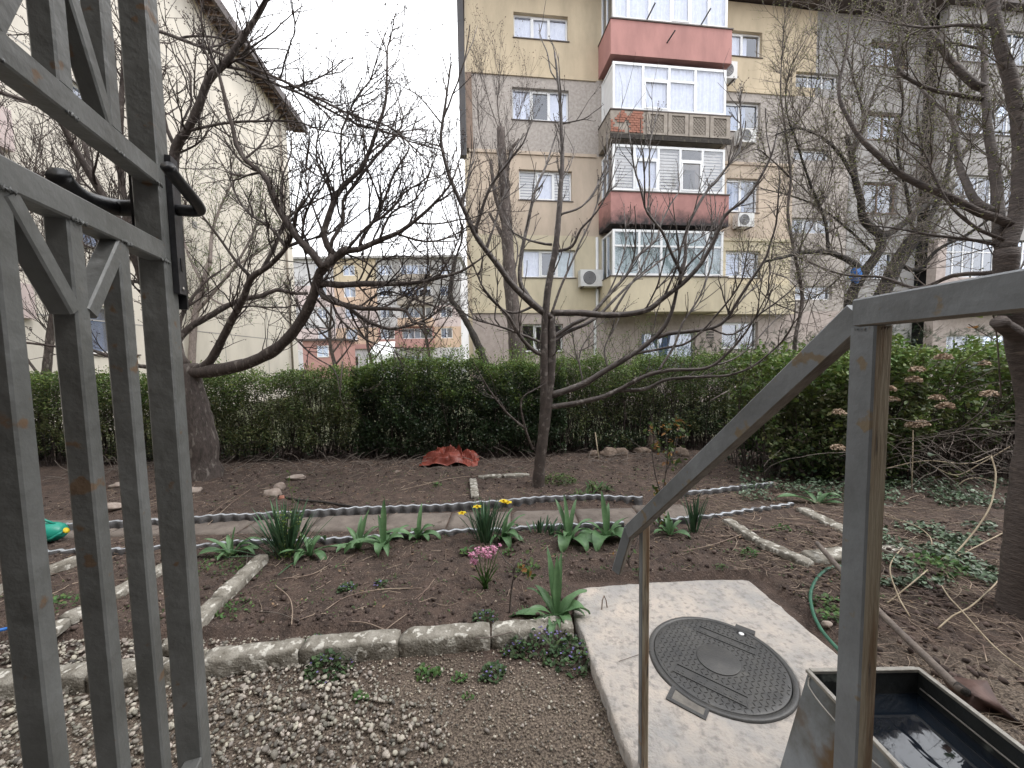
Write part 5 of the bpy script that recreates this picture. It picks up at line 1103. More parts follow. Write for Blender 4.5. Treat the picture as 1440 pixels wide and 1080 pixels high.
tulip('flat broad tulip leaf lying by the ivy at right', 1150, 708, [(170, 25, .34, .10, .7), (340, 20, .22, .06, .6), (90, 40, .2, .05, 1.0)])
def daffodil(label, px, py, n, hh, spread, flowers=()):
    b = bz(px, py); t = thing('daffodil', label, 'daffodil', b); mb = MB()
    for i in range(n):
        a = random.uniform(0, 2 * math.pi); r = abs(random.gauss(0, .5)); q = b + np.array([math.cos(a) * .07 * r * spread, math.sin(a) * .05 * r, 0])
        ribbon(mb, q, a + random.gauss(0, .3), math.radians(88 - 30 * r * spread * random.uniform(.5, 1)), hh * random.uniform(.7, 1.3), random.uniform(.012, .018), random.uniform(.05, .55), 7, .3, 0, .6, .8)
    tag(mb.build('blades', MT['daff'], t, True), kind='stuff')
    for fx, fy in flowers:
        c = P(fx, fy, b[1] - .02); MB().tube([b, (b + c) / 2 + np.array([(b[0] - c[0]) * .2, 0, .05]), c], .003, 5).build('stalk', MT['daff'], t, True)
        f = MB(); az0 = random.uniform(0, 1)
        for k in range(6): ribbon(f, c, az0 + k * math.pi / 3, .15, .045, .03, .3, 4, .2, 0, .5, .5)
        o = f.build('flower', MT['yellow'], t, True); MB().lathe([(.006, 0), (.010, .012), (.013, .022), (.011, .020), (.004, .004)], 10, Matrix.Translation(c) @ Matrix.Rotation(random.uniform(.5, 1.2), 4, 'X')).build('trumpet', MT['yellow'], o, True)
    return t
daffodil('large dark green daffodil clump without flowers, at the end of the slanting kerb', 402, 782, 120, .40, 2.0)
daffodil('daffodil clump with three yellow flowers in the middle of the garden', 682, 762, 80, .33, 1.4, ((650, 722), (671, 713), (708, 705), (714, 707)))
daffodil('narrow daffodil clump without flowers, right of the low handrail post', 976, 748, 34, .30, 1.0)
daffodil('row of short dark sprouts by the edging, left of the large tulips', 758, 752, 24, .13, 2.2); daffodil('short green sprouts just behind the leaning tulip leaves', 776, 753, 22, .10, 1.6)
# hyacinth
b = bz(682, 822); t = thing('hyacinth', 'pink hyacinth in flower in the front bed', 'hyacinth', b)
mb = MB()
for i in range(13): ribbon(mb, b + rng.normal(0, .012, 3) * [1, 1, 0], random.uniform(0, 6.28), math.radians(random.uniform(55, 85)), random.uniform(.15, .22), .02, random.uniform(.1, .7), 7, .5, 0, .6, .7)
mb.build('leaves', MT['weed'], t, True)
for fx, fy, s_ in ((663, 783, 1), (672, 776, .9), (682, 774, 1.15), (694, 775, 1.0), (667, 790, .8), (688, 781, .9), (703, 768, .35)):
    c = P(fx, fy, b[1] - .01 + random.uniform(-.02, .02)); MB().tube([b, c], .0035, 5).build('stalk', MT['weed'], t, True); f = MB()
    for k in range(int(26 * s_)):
        q = c + rng.normal(0, 1, 3) * [.012 * s_, .012 * s_, .016 * s_]; a0 = random.uniform(0, 6)
        for j in range(5): ribbon(f, q, a0 + j * 1.256, random.uniform(-.2, .8), .013, .006, 1.2, 3, .2, 0, .5, .6)
    tag(f.build('flower_spike', MT['pink'], t), kind='stuff')
# ------------------------------------------------------------------ small plants
def rosette(label, px, py, r, n, size, M='weed', flowers=0, cat='plant', name='garden_weed', hmul=.5, z=None, group=None, long=False):
    b = bz(px, py)
    if py > 885 or (px < 806 and py > 900): b[2] = .0
    t = thing(name, label, cat, b, group=group); mb = MB()
    for i in range(n):
        a = random.uniform(0, 2 * math.pi); rr = r * math.sqrt(random.random()); q = b + np.array([math.cos(a) * rr, math.sin(a) * rr * .8, random.uniform(.0, hmul * r * (1 - (rr / r) ** 2))])
        s_ = size * random.uniform(.6, 1.3)
        ribbon(mb, q, random.uniform(0, 6.28), math.radians(random.uniform(5, 70)), s_ * (2.2 if long else 1), s_ * (.35 if long else .72), random.uniform(.5, 1.6), 3 if not long else 5, .25, 0, .5, .3)
    mb.build('leaves', MT[M], t, True)
    if flowers:
        f = MB()
        for i in range(flowers):
            a = random.uniform(0, 2 * math.pi); rr = r * random.random(); q = b + np.array([math.cos(a) * rr, math.sin(a) * rr * .8, hmul * r * .6 * (1 - (rr / r) ** 2) + random.uniform(.004, .016)]); a0 = random.uniform(0, 6)
            for k in range(5): ribbon(f, q, a0 + k * 1.256, .3, .008, .006, .4, 2, .1, 0, .5, .5)
        tag(f.build('flowers', MT['viofl'], t), kind='stuff')
    return t
V_ = 'violet'
for a in (('violet patch spilling over the kerb beside the left edge of the slab', 770, 898, .20, 190, .022, V_, 40), ('violet patch hanging along the left edge of the slab below the kerb', 806, 920, .15, 120, .022, V_, 22),
          ('violet clump under the kerb at the right joint, beside the pebbles', 728, 905, .10, 60, .022, V_, 16), ('violet clump growing out of the pebbles below the second kerb joint', 462, 932, .13, 110, .024, V_, 18),
          ('small violet clump in the front bed, left of two', 488, 828, .07, 60, .02, V_, 10), ('small violet clump in the front bed, right of two', 536, 823, .06, 45, .018, V_, 10),
          ('violet plant in the soil below the pink hyacinth', 684, 872, .08, 60, .02, V_, 8), ('violet plant at the kerb joint by the stick of dry twig', 442, 893, .05, 36, .018, V_, 6), ('violet plant standing in grit left of the large patch', 693, 938, .07, 55, .022, V_, 9)):
    a = list(a); a[4] = int(a[4] * 1.6); a[5] *= 1.2; rosette(*a, cat='violet', name='violet', hmul=.75)
for a in (('bright green leafy weed in the pebbles before the kerb', 600, 940, .07, 46, .03, 'weed'), ('small yellow green weed among the pebbles, lowest of them', 506, 972, .045, 30, .024, 'weed'),
          ('grey green weed in the grit right of the bright weed', 647, 946, .05, 30, .022, 'weed'), ('tiny weed in the grit below the grey green weed', 655, 972, .03, 16, .016, 'weed'),
          ('small green rosette on the back bed near the tree', 616, 684, .06, 22, .035, 'weed'), ('green seedling patch at the foot of the left tulip', 310, 795, .22, 150, .022, 'weed'),
          ('green weed at the far side of the slanting kerb', 330, 858, .12, 70, .024, 'weed'), ('pale round leaved weed in the bed before the daffodils', 655, 778, .05, 16, .04, 'weed'),
          ('weed patch in the bed left of the big tulip plant', 740, 800, .11, 70, .026, 'weed'), ('weed patch below the flowering daffodils', 715, 778, .07, 34, .022, 'weed'), ('low green weed in the bed by the slab top edge', 900, 806, .07, 40, .018, 'weed'),
          ('mossy green tuft in the soil above the slab', 1012, 800, .06, 40, .016, 'weed'), ('leafy weed at the foot of the rose stem', 1052, 778, .09, 50, .026, 'weed'), ('leafy weed between the kerb and the post at right', 1100, 745, .09, 50, .024, 'weed'),
          ('weed by the green hose', 1165, 850, .10, 70, .026, 'weed'), ('weed at the corner of the metal tank', 1176, 872, .10, 60, .028, 'weed'), ('weed growing at the rim of the metal tank by the shovel', 1320, 945, .05, 40, .025, 'weed'),
          ('green plant with narrow leaves on the soil right of the thick post', 1315, 800, .20, 130, .04, 'weed'), ('small weed behind the gate bar on the left bed', 85, 850, .14, 70, .026, 'weed'), ('seedlings left of the slanting kerb behind the gate post', 345, 800, .10, 60, .022, 'weed')):
    rosette(*a)
rosette('fresh green leafy plant behind the edging, right of the young tree', 842, 690, .13, 50, .05, 'weed', long=True); rosette('low green plant just left of the fresh leafy plant behind the edging', 815, 697, .10, 34, .04, 'weed', long=True)
rosette('grey green sedum cushion at the foot of the young tree', 786, 678, .24, 260, .032, 'leaf_mid', cat='sedum', name='sedum')
for k in range(46):   # unnamed seedlings as ground cover
    pass
pos = []
for i in range(900):
    x = random.uniform(-3.8, 3.8); y = 2.4 + 3.4 * random.random() ** 1.3
    if (.36 < x < 1.9 and y < 2.86) or 3.64 < y < 4.3: continue
    for k in range(random.randint(3, 9)): pos.append((x + random.gauss(0, .025), y + random.gauss(0, .02), gz(x, y) + random.uniform(.004, .02)))
root = leaves('seedlings', np.array(pos), rng.uniform(.008, .02, len(pos)), MT['weed'], None, .5, True); tag(root, 'scattered tiny green seedlings all over the beds', 'seedlings')
pos = []
for i in range(7000):
    px = random.uniform(1040, 1480); py = 648 + 62 * random.random() + (px - 1040) * .03; p = G(px, py, 0); nn = noise.noise((p[0] * 1.7, p[1] * 1.7, 4))
    if nn < -.12: continue
    pos.append((p[0], p[1], BED + random.uniform(.0, .10)))
for i in range(2600):
    px = random.uniform(1225, 1400); py = random.uniform(745, 835); p = G(px, py, 0); nn = noise.noise((p[0] * 3, p[1] * 3, 8))
    if nn < -.02: continue
    pos.append((p[0], p[1], BED + random.uniform(.01, .06)))
tag(leaves('ivy', np.array(pos), rng.uniform(.025, .055, len(pos)), mat('ivy_leaf', (.06, .10, .05), (.12, .17, .11), 4, .45, island=.5), None, .5, True), 'ivy and ground cover creeping under the shrubs at right', 'ivy')
# climbing weed in the big daffodil clump
b = bz(404, 784); t = thing('climbing_weed', 'thin pale green climbing weed twined through the large daffodil clump', 'weed', b); mb = MB(); lf = []
for k in range(4):
    p = b + np.array([random.gauss(0, .03), -.03, 0]); pts = [p]
    for j in range(9): p = p + np.array([random.gauss(0, .022), random.gauss(-.003, .008), .048]); pts.append(p); lf += [p + rng.normal(0, .014, 3) for _ in range(5)]
    mb.tube(pts, .002, 4)
mb.build('stems', MT['weed'], t); leaves('foliage', np.array(lf), rng.uniform(.015, .03, len(lf)), MT['leaf_lite'], t, 1.0, True)
b = bz(412, 742); t = thing('tall_weed', 'tall slender weed standing behind the large daffodil clump', 'weed', b); p = b.copy(); pts = [p]; lf = []
for j in range(12): p = p + np.array([random.gauss(0, .008), 0, .05]); pts.append(p); lf += [p + rng.normal(0, .018, 3) for _ in range(5)]
MB().tube(pts, .0025, 4).build('stem', MT['weed'], t); leaves('foliage', np.array(lf), rng.uniform(.015, .03, len(lf)), MT['leaf_mid'], t, 1.0, True)
# rose bushes
def rose(label, stems, yd, leafpix, n=90, M='leaf_mid', M2='tipred', lr=.07):
    b = bz(*stems[0][0]); t = thing('rose_bush', label, 'rose bush', b); mb = MB()
    for s_ in stems:
        pts = [P(px, py, b[1] + (yd * i / max(1, len(s_) - 1))) for i, (px, py) in enumerate(s_)]; pts[0][2] = max(pts[0][2] - .02, -.02) if s_ is stems[0] else pts[0][2]; pp = smooth_path(pts, .03); mb.tube(pp, [.007 - .004 * i / len(pp) for i in range(len(pp))], 5)
    mb.build('stems', MT['bark_cherry'], t, True); A = []; B = []
    for px, py in leafpix:
        c = P(px, py, b[1] + yd * random.random())
        for k in range(max(1, n // len(leafpix))): (B if random.random() < .3 else A).append(c + rng.normal(0, lr * .5, 3))
    if A:
        for nm, q, mm in (('leaves', A, MT[M]), ('young_leaves', B, MT[M2])):
            if q: leaves(nm, np.array(q), rng.uniform(.03, .055, len(q)), mm, t, 1, True)
    return t
MT['tipred'] = mat('reddish_young_leaf', (.34, .20, .05), (.22, .08, .04), 6, .5, island=.4, trans=.3)
rose('slender rose bush with yellow and red young leaves on top, behind the sloping handrail', [[(926, 748), (929, 715), (934, 680), (939, 640), (935, 605)], [(936, 665), (950, 630), (955, 600)], [(931, 700), (920, 660), (914, 605)], [(934, 690), (950, 690), (955, 660)]], .05, [(935, 600), (955, 596), (958, 608), (915, 602), (945, 625), (925, 625), (935, 640), (950, 650), (925, 690), (915, 720), (932, 735)], 260)
rose('leafless dark rose cane rising from the bed right of the hyacinth', [[(716, 862), (719, 830), (723, 800), (712, 790), (700, 772)], [(722, 815), (736, 800), (745, 785)], [(722, 805), (728, 785)]], .02, [(735, 792), (742, 800)], 18)
rose('small dark rose stump with stubby canes above the top edge of the slab', [[(885, 800), (884, 780), (880, 760)], [(884, 785), (893, 770), (898, 755)], [(885, 795), (877, 778), (872, 765)]], .02, [(880, 775)], 10)
# leafy twigs near the right trunk
t = thing('leafy_climber', 'climber with yellowing large leaves hanging by the sawn stub of the right tree', 'climber', P(1400, 460, 2.5)); mb = MB()
mb.tube(smooth_path([P(1408, 560, 2.45), P(1404, 500, 2.4), P(1402, 475, 2.4), P(1396, 440, 2.4), P(1388, 430, 2.4)], .03), .004, 5).tube([P(1402, 480, 2.4), P(1385, 470, 2.4), P(1362, 456, 2.4)], .003, 4).tube([P(1404, 510, 2.42), P(1385, 505, 2.4), P(1362, 520, 2.4)], .003, 4); mb.build('stem', MT['twig_pale'], t, True)
for px, py, ax, M_ in ((1380, 447, 190, 'leaf_lite'), (1372, 462, 200, 'tipred'), (1410, 470, 340, 'leaf_mid'), (1360, 518, 240, 'leaf_dark'), (1372, 512, 20, 'leaf_dark'), (1385, 522, 10, 'leaf_mid'), (1362, 535, 265, 'leaf_dark'), (1392, 520, 350, 'leaf_olive'), (1395, 445, 330, 'leaf_dark'), (1318, 640, 200, 'leaf_dark'), (1382, 600, 10, 'leaf_olive')):
    ribbon(MB(), P(px, py, 2.4), math.radians(ax), .25, .085, .05, .9, 7, .25, .05, .5, .2).build('leaf', MT[M_], t, True)
# ------------------------------------------------------------------ loose things on the ground
def rock(label, px, py, r, sx=1.0, sz=.6, M='stone', y=None, cat='stone', name='stone'):
    p = G(px, py, BED) if y is None else P(px, py, y); v = IV3.copy(); sd = random.random() * 60; o = []
    for q in v:
        k = 1 + .35 * noise.noise((q[0] * 1.3 + sd, q[1] * 1.3, q[2] * 1.3)) + .12 * noise.noise((q[0] * 4 + sd, q[1] * 4, q[2] * 4)); o.append((q[0] * k * r * sx, q[1] * k * r * .8, q[2] * k * r * sz))
    o = np.array(o) + np.array([p[0], p[1], BED + r * sz * .55]); return tag(mesh_np(name, o, IF3, MT['stoned' if 'under the hedge' in label else M], None, True), label, cat)
for a in (('pinkish white chunky stone on the back bed beside an orange brick bit', 384, 697, .095, 1.2, .6), ('pale pointed stone behind the pinkish white stone', 394, 688, .075, .9, .8), ('flat pale stone on the back bed right of the pointed stone', 417, 673, .10, 1.3, .35), ('flat pale stone at the far left of the back bed', 168, 684, .09, 1.3, .4), ('long pale stone by the back edging at left', 155, 716, .10, 1.5, .4), ('white stone at the foot of the thick left tree', 272, 692, .08, 1.2, .5),
          ('brown stone under the hedge, leftmost of a row', 834, 643, .10, 1.0, .8), ('tan stone under the hedge, second in the row', 856, 641, .12, 1.2, .7), ('large tan stone under the hedge, third in the row', 874, 640, .11, 1.1, .8), ('low brown stone under the hedge, right of the large tan one', 903, 637, .12, 1.3, .6), ('big grey upright stone under the hedge', 918, 634, .14, .9, 1.2), ('grey stone under the hedge at the right end of the row', 957, 642, .13, 1.0, .8),
          ('pale round stone beside the path slabs behind the handrail', 1130, 662, .05, 1, .7), ('pale stone in the weeds by the hose', 1163, 880, .025, 1.2, .7), ('small pale stone on the soil by the thick tree kerb', 560, 664, .035, 1.2, .5), ('pale stone lump at the right edging end', 1085, 683, .06, 1.2, .6)): rock(*a)
rock('small orange brick bit against the pinkish white stone', 396, 702, .04, 1.0, .8, 'brick', cat='brick bit', name='brick_bit')
# red tarp
c = G(634, 650, BED); n_ = 34; vs = []; fs = []
for i in range(n_ + 1):
    for j in range(n_ + 1):
        u, v = i / n_ * 2 - 1, j / n_ * 2 - 1; r = math.hypot(u, v); x = c[0] + u * .46 + .05 * noise.noise((u * 3, v * 3, 0)); y = c[1] + v * .26 + .05 * noise.noise((u * 3, v * 3, 5))
        h_ = .20 * max(0, 1 - r * .7) + .13 * noise.noise((u * 1.9 + 3, v * 1.2, 2)) + .09 * (1 - abs(noise.noise((u * 2.6 + v * 1.4, v * 1.5, 9))) * 3) * (1 - r * .5); vs.append((x, y, BED + .01 + h_ * (1 - .55 * max(abs(u), abs(v)) ** 4)))
for i in range(n_):
    for j in range(n_): fs.append((i * (n_ + 1) + j, (i + 1) * (n_ + 1) + j, (i + 1) * (n_ + 1) + j + 1, i * (n_ + 1) + j + 1))
tag(MB().add(vs, fs).build('red_tarp', MT['tarp'], None, False), 'crumpled dull red tarp lying under the hedge', 'tarp')
# watering can
p = G(78, 762, .03); t = thing('watering_can', 'teal plastic watering can with a yellow rose lying by the path behind the gate', 'watering can', p, math.radians(8))
Mx = Matrix.Translation((-.12, 0, .10)) @ Matrix.Rotation(math.pi / 2, 4, 'Y')
MB().lathe([(.06, -.22), (.085, -.20), (.095, -.05), (.09, .12), (.075, .17), (.055, .19), (.05, .20)], 24, Mx).build('body', MT['teal'], t, True, True)
MB().tube([(.0, -.07, .05), (.06, -.09, .07), (.10, -.08, .10), (.14, -.06, .12)], [.016, .014, .012, .012], 8).build('spout', MT['teal'], t, True, True)
MB().lathe([(.010, 0), (.026, .02), (.028, .026), (0, .028)], 14, Matrix.Translation((.135, -.063, .118)) @ Matrix.Rotation(1.1, 4, 'Y')).build('rose', MT['yellow'], t, True, True)
MB().tube([(-.28, -.02, .17), (-.2, -.03, .24), (-.08, -.03, .25), (.02, -.01, .18)], .011, 8).build('handle', MT['teal'], t, True, True)
tag(MB().tube(smooth_path([G(-30, 890, BED + .03), G(0, 886, BED + .05), (G(14, 883, BED + .03)), G(34, 880, BED + .01)], .02), [.012] * 4 if False else .01, 6).build('blue_strap', MT['blue'], None, True), 'piece of blue plastic strap lying on the bed at the far left', 'strap')
# hose, black stick
hp = [G(x, y, BED + .015) for x, y in ((1186, 796), (1166, 799), (1150, 812), (1140, 834), (1143, 860), (1154, 884), (1170, 904), (1190, 925), (1215, 950))]
tag(MB().tube(smooth_path(hp, .02), .0105, 8).build('garden_hose', MT['hose'], None, True), 'green garden hose curving over the soil behind the thick railing post', 'hose')
tag(MB().tube(smooth_path([G(x, y, BED + .02) for x, y in ((392, 697), (420, 703), (455, 706), (506, 714))], .04), .014, 6).build('dark_stick', MT['bark_dark'], None, True), 'long dark stick lying on the back bed right of the stones', 'stick')
# shovel
t = thing('shovel', 'rusty shovel with a long grey wooden handle lying on the soil behind the metal tank', 'shovel', G(1345, 965, BED))
h0 = Vector(G(1149, 764, BED + .10)); h1 = Vector(G(1352, 972, BED + .10)); MB().tube(smooth_path([h0, h0.lerp(h1, .5) + Vector((0, 0, -.03)), h1], .06), .019, 10).build('handle', MT['handle'], t, True)
bl = [(1326, 955, .10), (1345, 951, .07), (1362, 955, .12), (1388, 957, .09), (1404, 987, .09), (1442, 1022, .05), (1427, 1019, .01), (1398, 1006, .02), (1362, 1000, .07), (1345, 985, .03), (1336, 970, .08)]
bp = [Vector(G(x, y, z)) for x, y, z in bl]; ce = Vector(G(1370, 978, .14)); k = len(bp); vs = bp + [b_.lerp(ce, .5) + Vector((0, 0, .01)) for b_ in bp] + [ce]; fs = [(i, (i + 1) % k, k + (i + 1) % k, k + i) for i in range(k)] + [(k + i, k + (i + 1) % k, 2 * k) for i in range(k)]
vs2 = [v - Vector((0, 0, .004)) for v in vs]; fs2 = [tuple(q + len(vs) for q in reversed(f)) for f in fs] + [(i, i + len(vs), (i + 1) % k + len(vs), (i + 1) % k) for i in range(k)]
MB().add(vs + vs2, fs + fs2).build('blade', MT['rustsheet'], t, True); MB().tube([h1 + (h0 - h1).normalized() * .03, h1 + (ce - h1) * .55 + Vector((0, 0, .0))], [.022, .017], 10).build('socket', MT['bark_dark'], t, True)
# pale dry stems on the right
vl = [([(1248, 848), (1280, 822), (1305, 801)], 'dry pale stem on the soil right of the thick post, shortest'), ([(1272, 746 + 20), (1252, 795), (1262, 835), (1280, 868)], 'kinked dry pale stem just right of the thick post'),
      ([(1341, 781), (1368, 750), (1390, 717), (1398, 690), (1400, 664), (1394, 642)], 'tall arching yellowish stem rising into the shrub'), ([(1345, 783), (1380, 765), (1417, 746)], 'straight pale stem pointing to the right tree'),
      ([(1319, 884), (1340, 866), (1366, 852), (1398, 823), (1411, 805)], 'bowed yellowish stem on the soil left of the right trunk'), ([(1321, 819), (1335, 840), (1350, 856), (1398, 909), (1439, 941), (1470, 960)], 'long pale stem running to the lower right corner'),
      ([(1244, 725), (1284, 738), (1307, 754), (1311, 774)], 'hooked pale stem between the post and the green plant'), ([(1240, 600 + 60), (1300, 648), (1360, 652), (1395, 640)], 'pale horizontal stem across the front of the tangled shrub'),
      ([(1310, 655), (1345, 668), (1382, 650), (1420, 628)], 'pale stem sagging across the tangled shrub'), ([(1290, 720), (1330, 712), (1350, 680), (1372, 672), (1400, 678)], 'wavy dry stem low in the tangled shrub')]
for pix, lbl in vl:
    hi_ = 'shrub' in lbl; pts = []
    for i, (x, y) in enumerate(pix):
        u = i / (len(pix) - 1)
        pts.append(P(x, y, 4.6) if hi_ and 'arching' not in lbl else (G(x, y, BED + .02 + .05 * math.sin(u * math.pi)) if 'arching' not in lbl else P(x, y, 3.0 + .4 * u)))
    tag(MB().tube(smooth_path(pts, .03), .0042 if not hi_ else .006, 6).build('dry_stem', MT['vine'], None, True), lbl, 'dry stem')
tw = [([(457, 858), (488, 839), (534, 829), (593, 827)], 'longest curved dry twig across the front bed'), ([(490, 874), (515, 876), (542, 886)], 'short dry twig near the kerb below the long twig'), ([(387, 823), (405, 838), (411, 855), (410, 878)], 'bent pale twig at the left of the front bed'), ([(363, 860), (390, 862), (420, 873)], 'straight twig lying left on the front bed'),
      ([(396, 814), (437, 808), (464, 794)], 'pale twig below the large daffodil clump'), ([(571, 864), (552, 878), (538, 889)], 'pale twig touching the kerb near its middle'), ([(292, 738), (325, 708), (352, 688)], 'pale straw stalk over the back edging'), ([(284, 733), (310, 712), (330, 698)], 'thin straw stalk beside the pale one over the back edging'),
      ([(346, 800), (349, 770), (352, 755)], 'short stick leaning on the slanting kerb'), ([(630, 838), (655, 852), (690, 862)], 'thin twig lying left of the bare rose cane'), ([(960, 775), (1005, 765), (1060, 745)], 'dry stalk in the bed above the slab'), ([(1000, 720), (1050, 745), (1110, 740)], 'dry stalk lying over the low two stone kerb'),
      ([(668, 690 + 208), (720, 888)], 'little twig on top of the kerb'), ([(560, 690), (640, 672), (700, 668)], 'dry stick lying on the back bed left of the young tree'), ([(828, 985 - 75), (800, 905)], 'thin stalk on the slab edge violet patch'), ([(870, 930), (905, 918), (935, 905)], 'hair thin root lying on the slab left of the manhole')]
for pix, lbl in tw:
    if len(pix) == 2: pix = [pix[0], ((pix[0][0] + pix[1][0]) / 2, (pix[0][1] + pix[1][1]) / 2 + 2), pix[1]]
    zz = .135 if 'on top of the kerb' in lbl else (ST + .004 if 'slab left' in lbl or 'slab edge' in lbl else BED + .018)
    p3 = [G(x, y, zz + random.uniform(0, .008)) for x, y in pix]; tag(MB().tube(smooth_path(p3, .02), .0016 if 'thin' in lbl else random.uniform(.0028, .0045), 5).build('fallen_twig', MT['straw'] if 'pale' in lbl or 'straw' in lbl or 'dry' in lbl else MT['twig_pale'], None, True), lbl, 'twig')
mb = MB()
for i in range(5600):
    if i % 2: x = random.uniform(1.7, 4.4); y = random.uniform(1.4, 4.9)
    else: x = random.uniform(-5.5, 3.5); y = 2.36 + 3.9 * random.random()
    if (.36 < x < 1.9 and y < 2.86) or (3.66 < y < 4.26 and random.random() < .6): continue
    a = random.uniform(0, math.pi) if x < 1.6 else random.gauss(-.6, .7); ln = random.uniform(.03, .14) * (1.9 if random.random() < .15 else 1); z = gz(x, y) + .006; p = np.array([x, y, z]); pts = [p]
    for k in range(3): a += random.gauss(0, .3); p = p + np.array([math.cos(a), math.sin(a), random.gauss(0, .12)]) * ln / 3; p[2] = max(p[2], z - .002); pts.append(p)
    mb.tube(pts, random.uniform(.001, .0028), 3, False)
tag(mb.build('twig_litter', MT['straw'], None, True), 'fine dry twigs and stalks littering the beds', 'litter', kind='stuff')
mb = MB()
for i in range(620):
    x = random.uniform(1.9, 4.8); y = random.uniform(1.5, 4.6); a = random.gauss(-.7, .6); ln = random.uniform(.15, .5); z = gz(x, y) + .012; p = np.array([x, y, z]); pts = [p]; c_ = random.gauss(0, .12)
    for k in range(7): a += c_ + random.gauss(0, .08); p = p + np.array([math.cos(a), math.sin(a), 0]) * ln / 7; p[2] = z + .025 * math.sin(k / 6 * math.pi) * random.random(); pts.append(p.copy())
    mb.tube(pts, random.uniform(.0012, .0026), 4, False)
tag(mb.build('dry_stalks', MT['straw'], None, True), 'long dry stalks strewn over the soil right of the slab', 'litter', kind='stuff')
mb = MB()
for i in range(620):
    x = random.uniform(-7, 5.5); y = random.uniform(5.6, 6.6); a = random.uniform(0, 6.28); ln = random.uniform(.15, .5); z = .04; p = np.array([x, y, z]); e = random.uniform(0, .9); pts = [p]
    for k in range(4): a += random.gauss(0, .3); p = p + np.array([math.cos(a) * math.cos(e), math.sin(a) * math.cos(e), math.sin(e)]) * ln / 4; pts.append(p); e -= .15
    mb.tube(pts, random.uniform(.002, .005), 4, False)
tag(mb.build('brushwood', MT['twig_pale'], None, True), 'loose brushwood and prunings along the foot of the hedge', 'brushwood', kind='stuff')
pos = []
for i in range(1500):
    x = random.uniform(-6, 5); y = 2.4 + 4 * random.random() ** .8
    if (.36 < x < 1.9 and y < 2.86): continue
    pos.append((x, y, gz(x, y) + .01))
tag(leaves('leaf_litter', np.array(pos), rng.uniform(.012, .035, len(pos)), MT['leaf_brown'], None, .35, True), 'small dead brown leaves lying on the soil', 'leaf litter')
# stakes
for px, y0_, y1_, D_, lbl, r in ((843, 608, 660, 6.25, 'thin brown garden stake before the hedge right of the young tree', .010), (1272, 560, 640, 6.0, '', 0)):
    if r: tag(MB().tube([P(px + 1, y1_, D_), P(px - 6, y0_, D_)], r, 6).build('stake', MT['vine'], None, True), lbl, 'stake')
tag(MB().tube([P(1000, 563, 6.2), P(1036, 543, 6.25)], .011, 6).build('cut_pole', MT['bark_pale'], None, True), 'short pale cut stick poking out of the right part of the hedge', 'stick')
tag(MB().tube([P(482, 508, 5.2), P(480, 530, 5.2), P(478, 555, 5.2)], .009, 6).build('dangling_twig', MT['bark_pale'], None, True), 'short white barked twig dangling before the hedge left of centre', 'twig')
# blue bag in the tree
c = P(1204, 385, 9.2); o = IV3.copy(); vv = []
for q in o: k = 1 + .45 * noise.noise(tuple(q * 1.8)) + .18 * noise.noise(tuple(q * 5)); vv.append(c + np.array([q[0] * .11, q[1] * .08, q[2] * .21]) * k)
tag(mesh_np('plastic_bag', vv, IF3, MT['blue'], None, False), 'blue plastic bag caught in the dark bare tree at right', 'bag')
# ------------------------------------------------------------------ metal tank with water
RZ = .55; A_ = np.array([1.058, 1.315, RZ]); q = G(1099, 1080, .30); sl_ = (q - A_) / (RZ - .30); fx = -sl_[0] * RZ * -1; X0, X1, Y0, Y1 = 1.058, 1.458, .25, 1.325
t = thing('metal_tank', 'open galvanised metal tank full of dark water beside the concrete slab', 'tank', ((X0 + X1) / 2, (Y0 + Y1) / 2, 0))
dx = .115; top = [(X0, Y0), (X1, Y0), (X1, Y1), (X0, Y1)]; bot_ = [(X0 - dx, Y0 - .05), (X1 + .02, Y0 - .05), (X1 + .02, Y1 + .02), (X0 - dx, Y1 + .02)]
for i, nm in enumerate(('end_wall', 'side_wall', 'end_wall', 'side_wall')):
    j = (i + 1) % 4; n = 14; vs = []; fs = []
    for a in range(n + 1):
        for b in range(7):
            u, v = a / n, b / 6; pt = Vector((*top[i], RZ)).lerp(Vector((*top[j], RZ)), u); pb = Vector((*bot_[i], 0)).lerp(Vector((*bot_[j], 0)), u); p_ = pb.lerp(pt, v); w_ = .006 * math.sin(math.pi * u) * math.sin(math.pi * v) * noise.noise(p_ * 6); vs.append(p_ + Vector((w_ * 2, w_ * 2, 0)))
    fs = [(a * 7 + b, (a + 1) * 7 + b, (a + 1) * 7 + b + 1, a * 7 + b + 1) for a in range(n) for b in range(6)]; MB().add(vs, fs).build(nm, MT['galv'], t, True)
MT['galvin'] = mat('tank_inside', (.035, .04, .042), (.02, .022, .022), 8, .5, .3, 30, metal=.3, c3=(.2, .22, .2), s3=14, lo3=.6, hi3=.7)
inn = MB(); th = .006
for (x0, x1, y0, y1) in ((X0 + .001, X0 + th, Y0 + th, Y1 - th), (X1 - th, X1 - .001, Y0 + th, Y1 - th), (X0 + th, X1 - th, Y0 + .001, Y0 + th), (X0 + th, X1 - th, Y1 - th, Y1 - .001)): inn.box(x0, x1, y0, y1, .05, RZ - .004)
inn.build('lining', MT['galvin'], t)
rim = MB(); e = .011
rim.beam((X0, Y0, RZ), (X0, Y1 + .004, RZ), .014, .012).beam((X1, Y0, RZ), (X1, Y1 + .004, RZ), .016, .012).beam((X0 + .008, Y1, RZ + .0005), (X1 - .009, Y1, RZ + .0005), .016, .012).beam((X0 + .008, Y0, RZ), (X1 - .009, Y0, RZ), .016, .012); rim.build('rim', MT['galvrim'], t)
MB().tube([(X1 - .012, Y0 + .02, RZ - .055), (X1 - .012, Y1 - .02, RZ - .055)], .003, 6).build('inner_seam', MT['galvrim'], t, True)
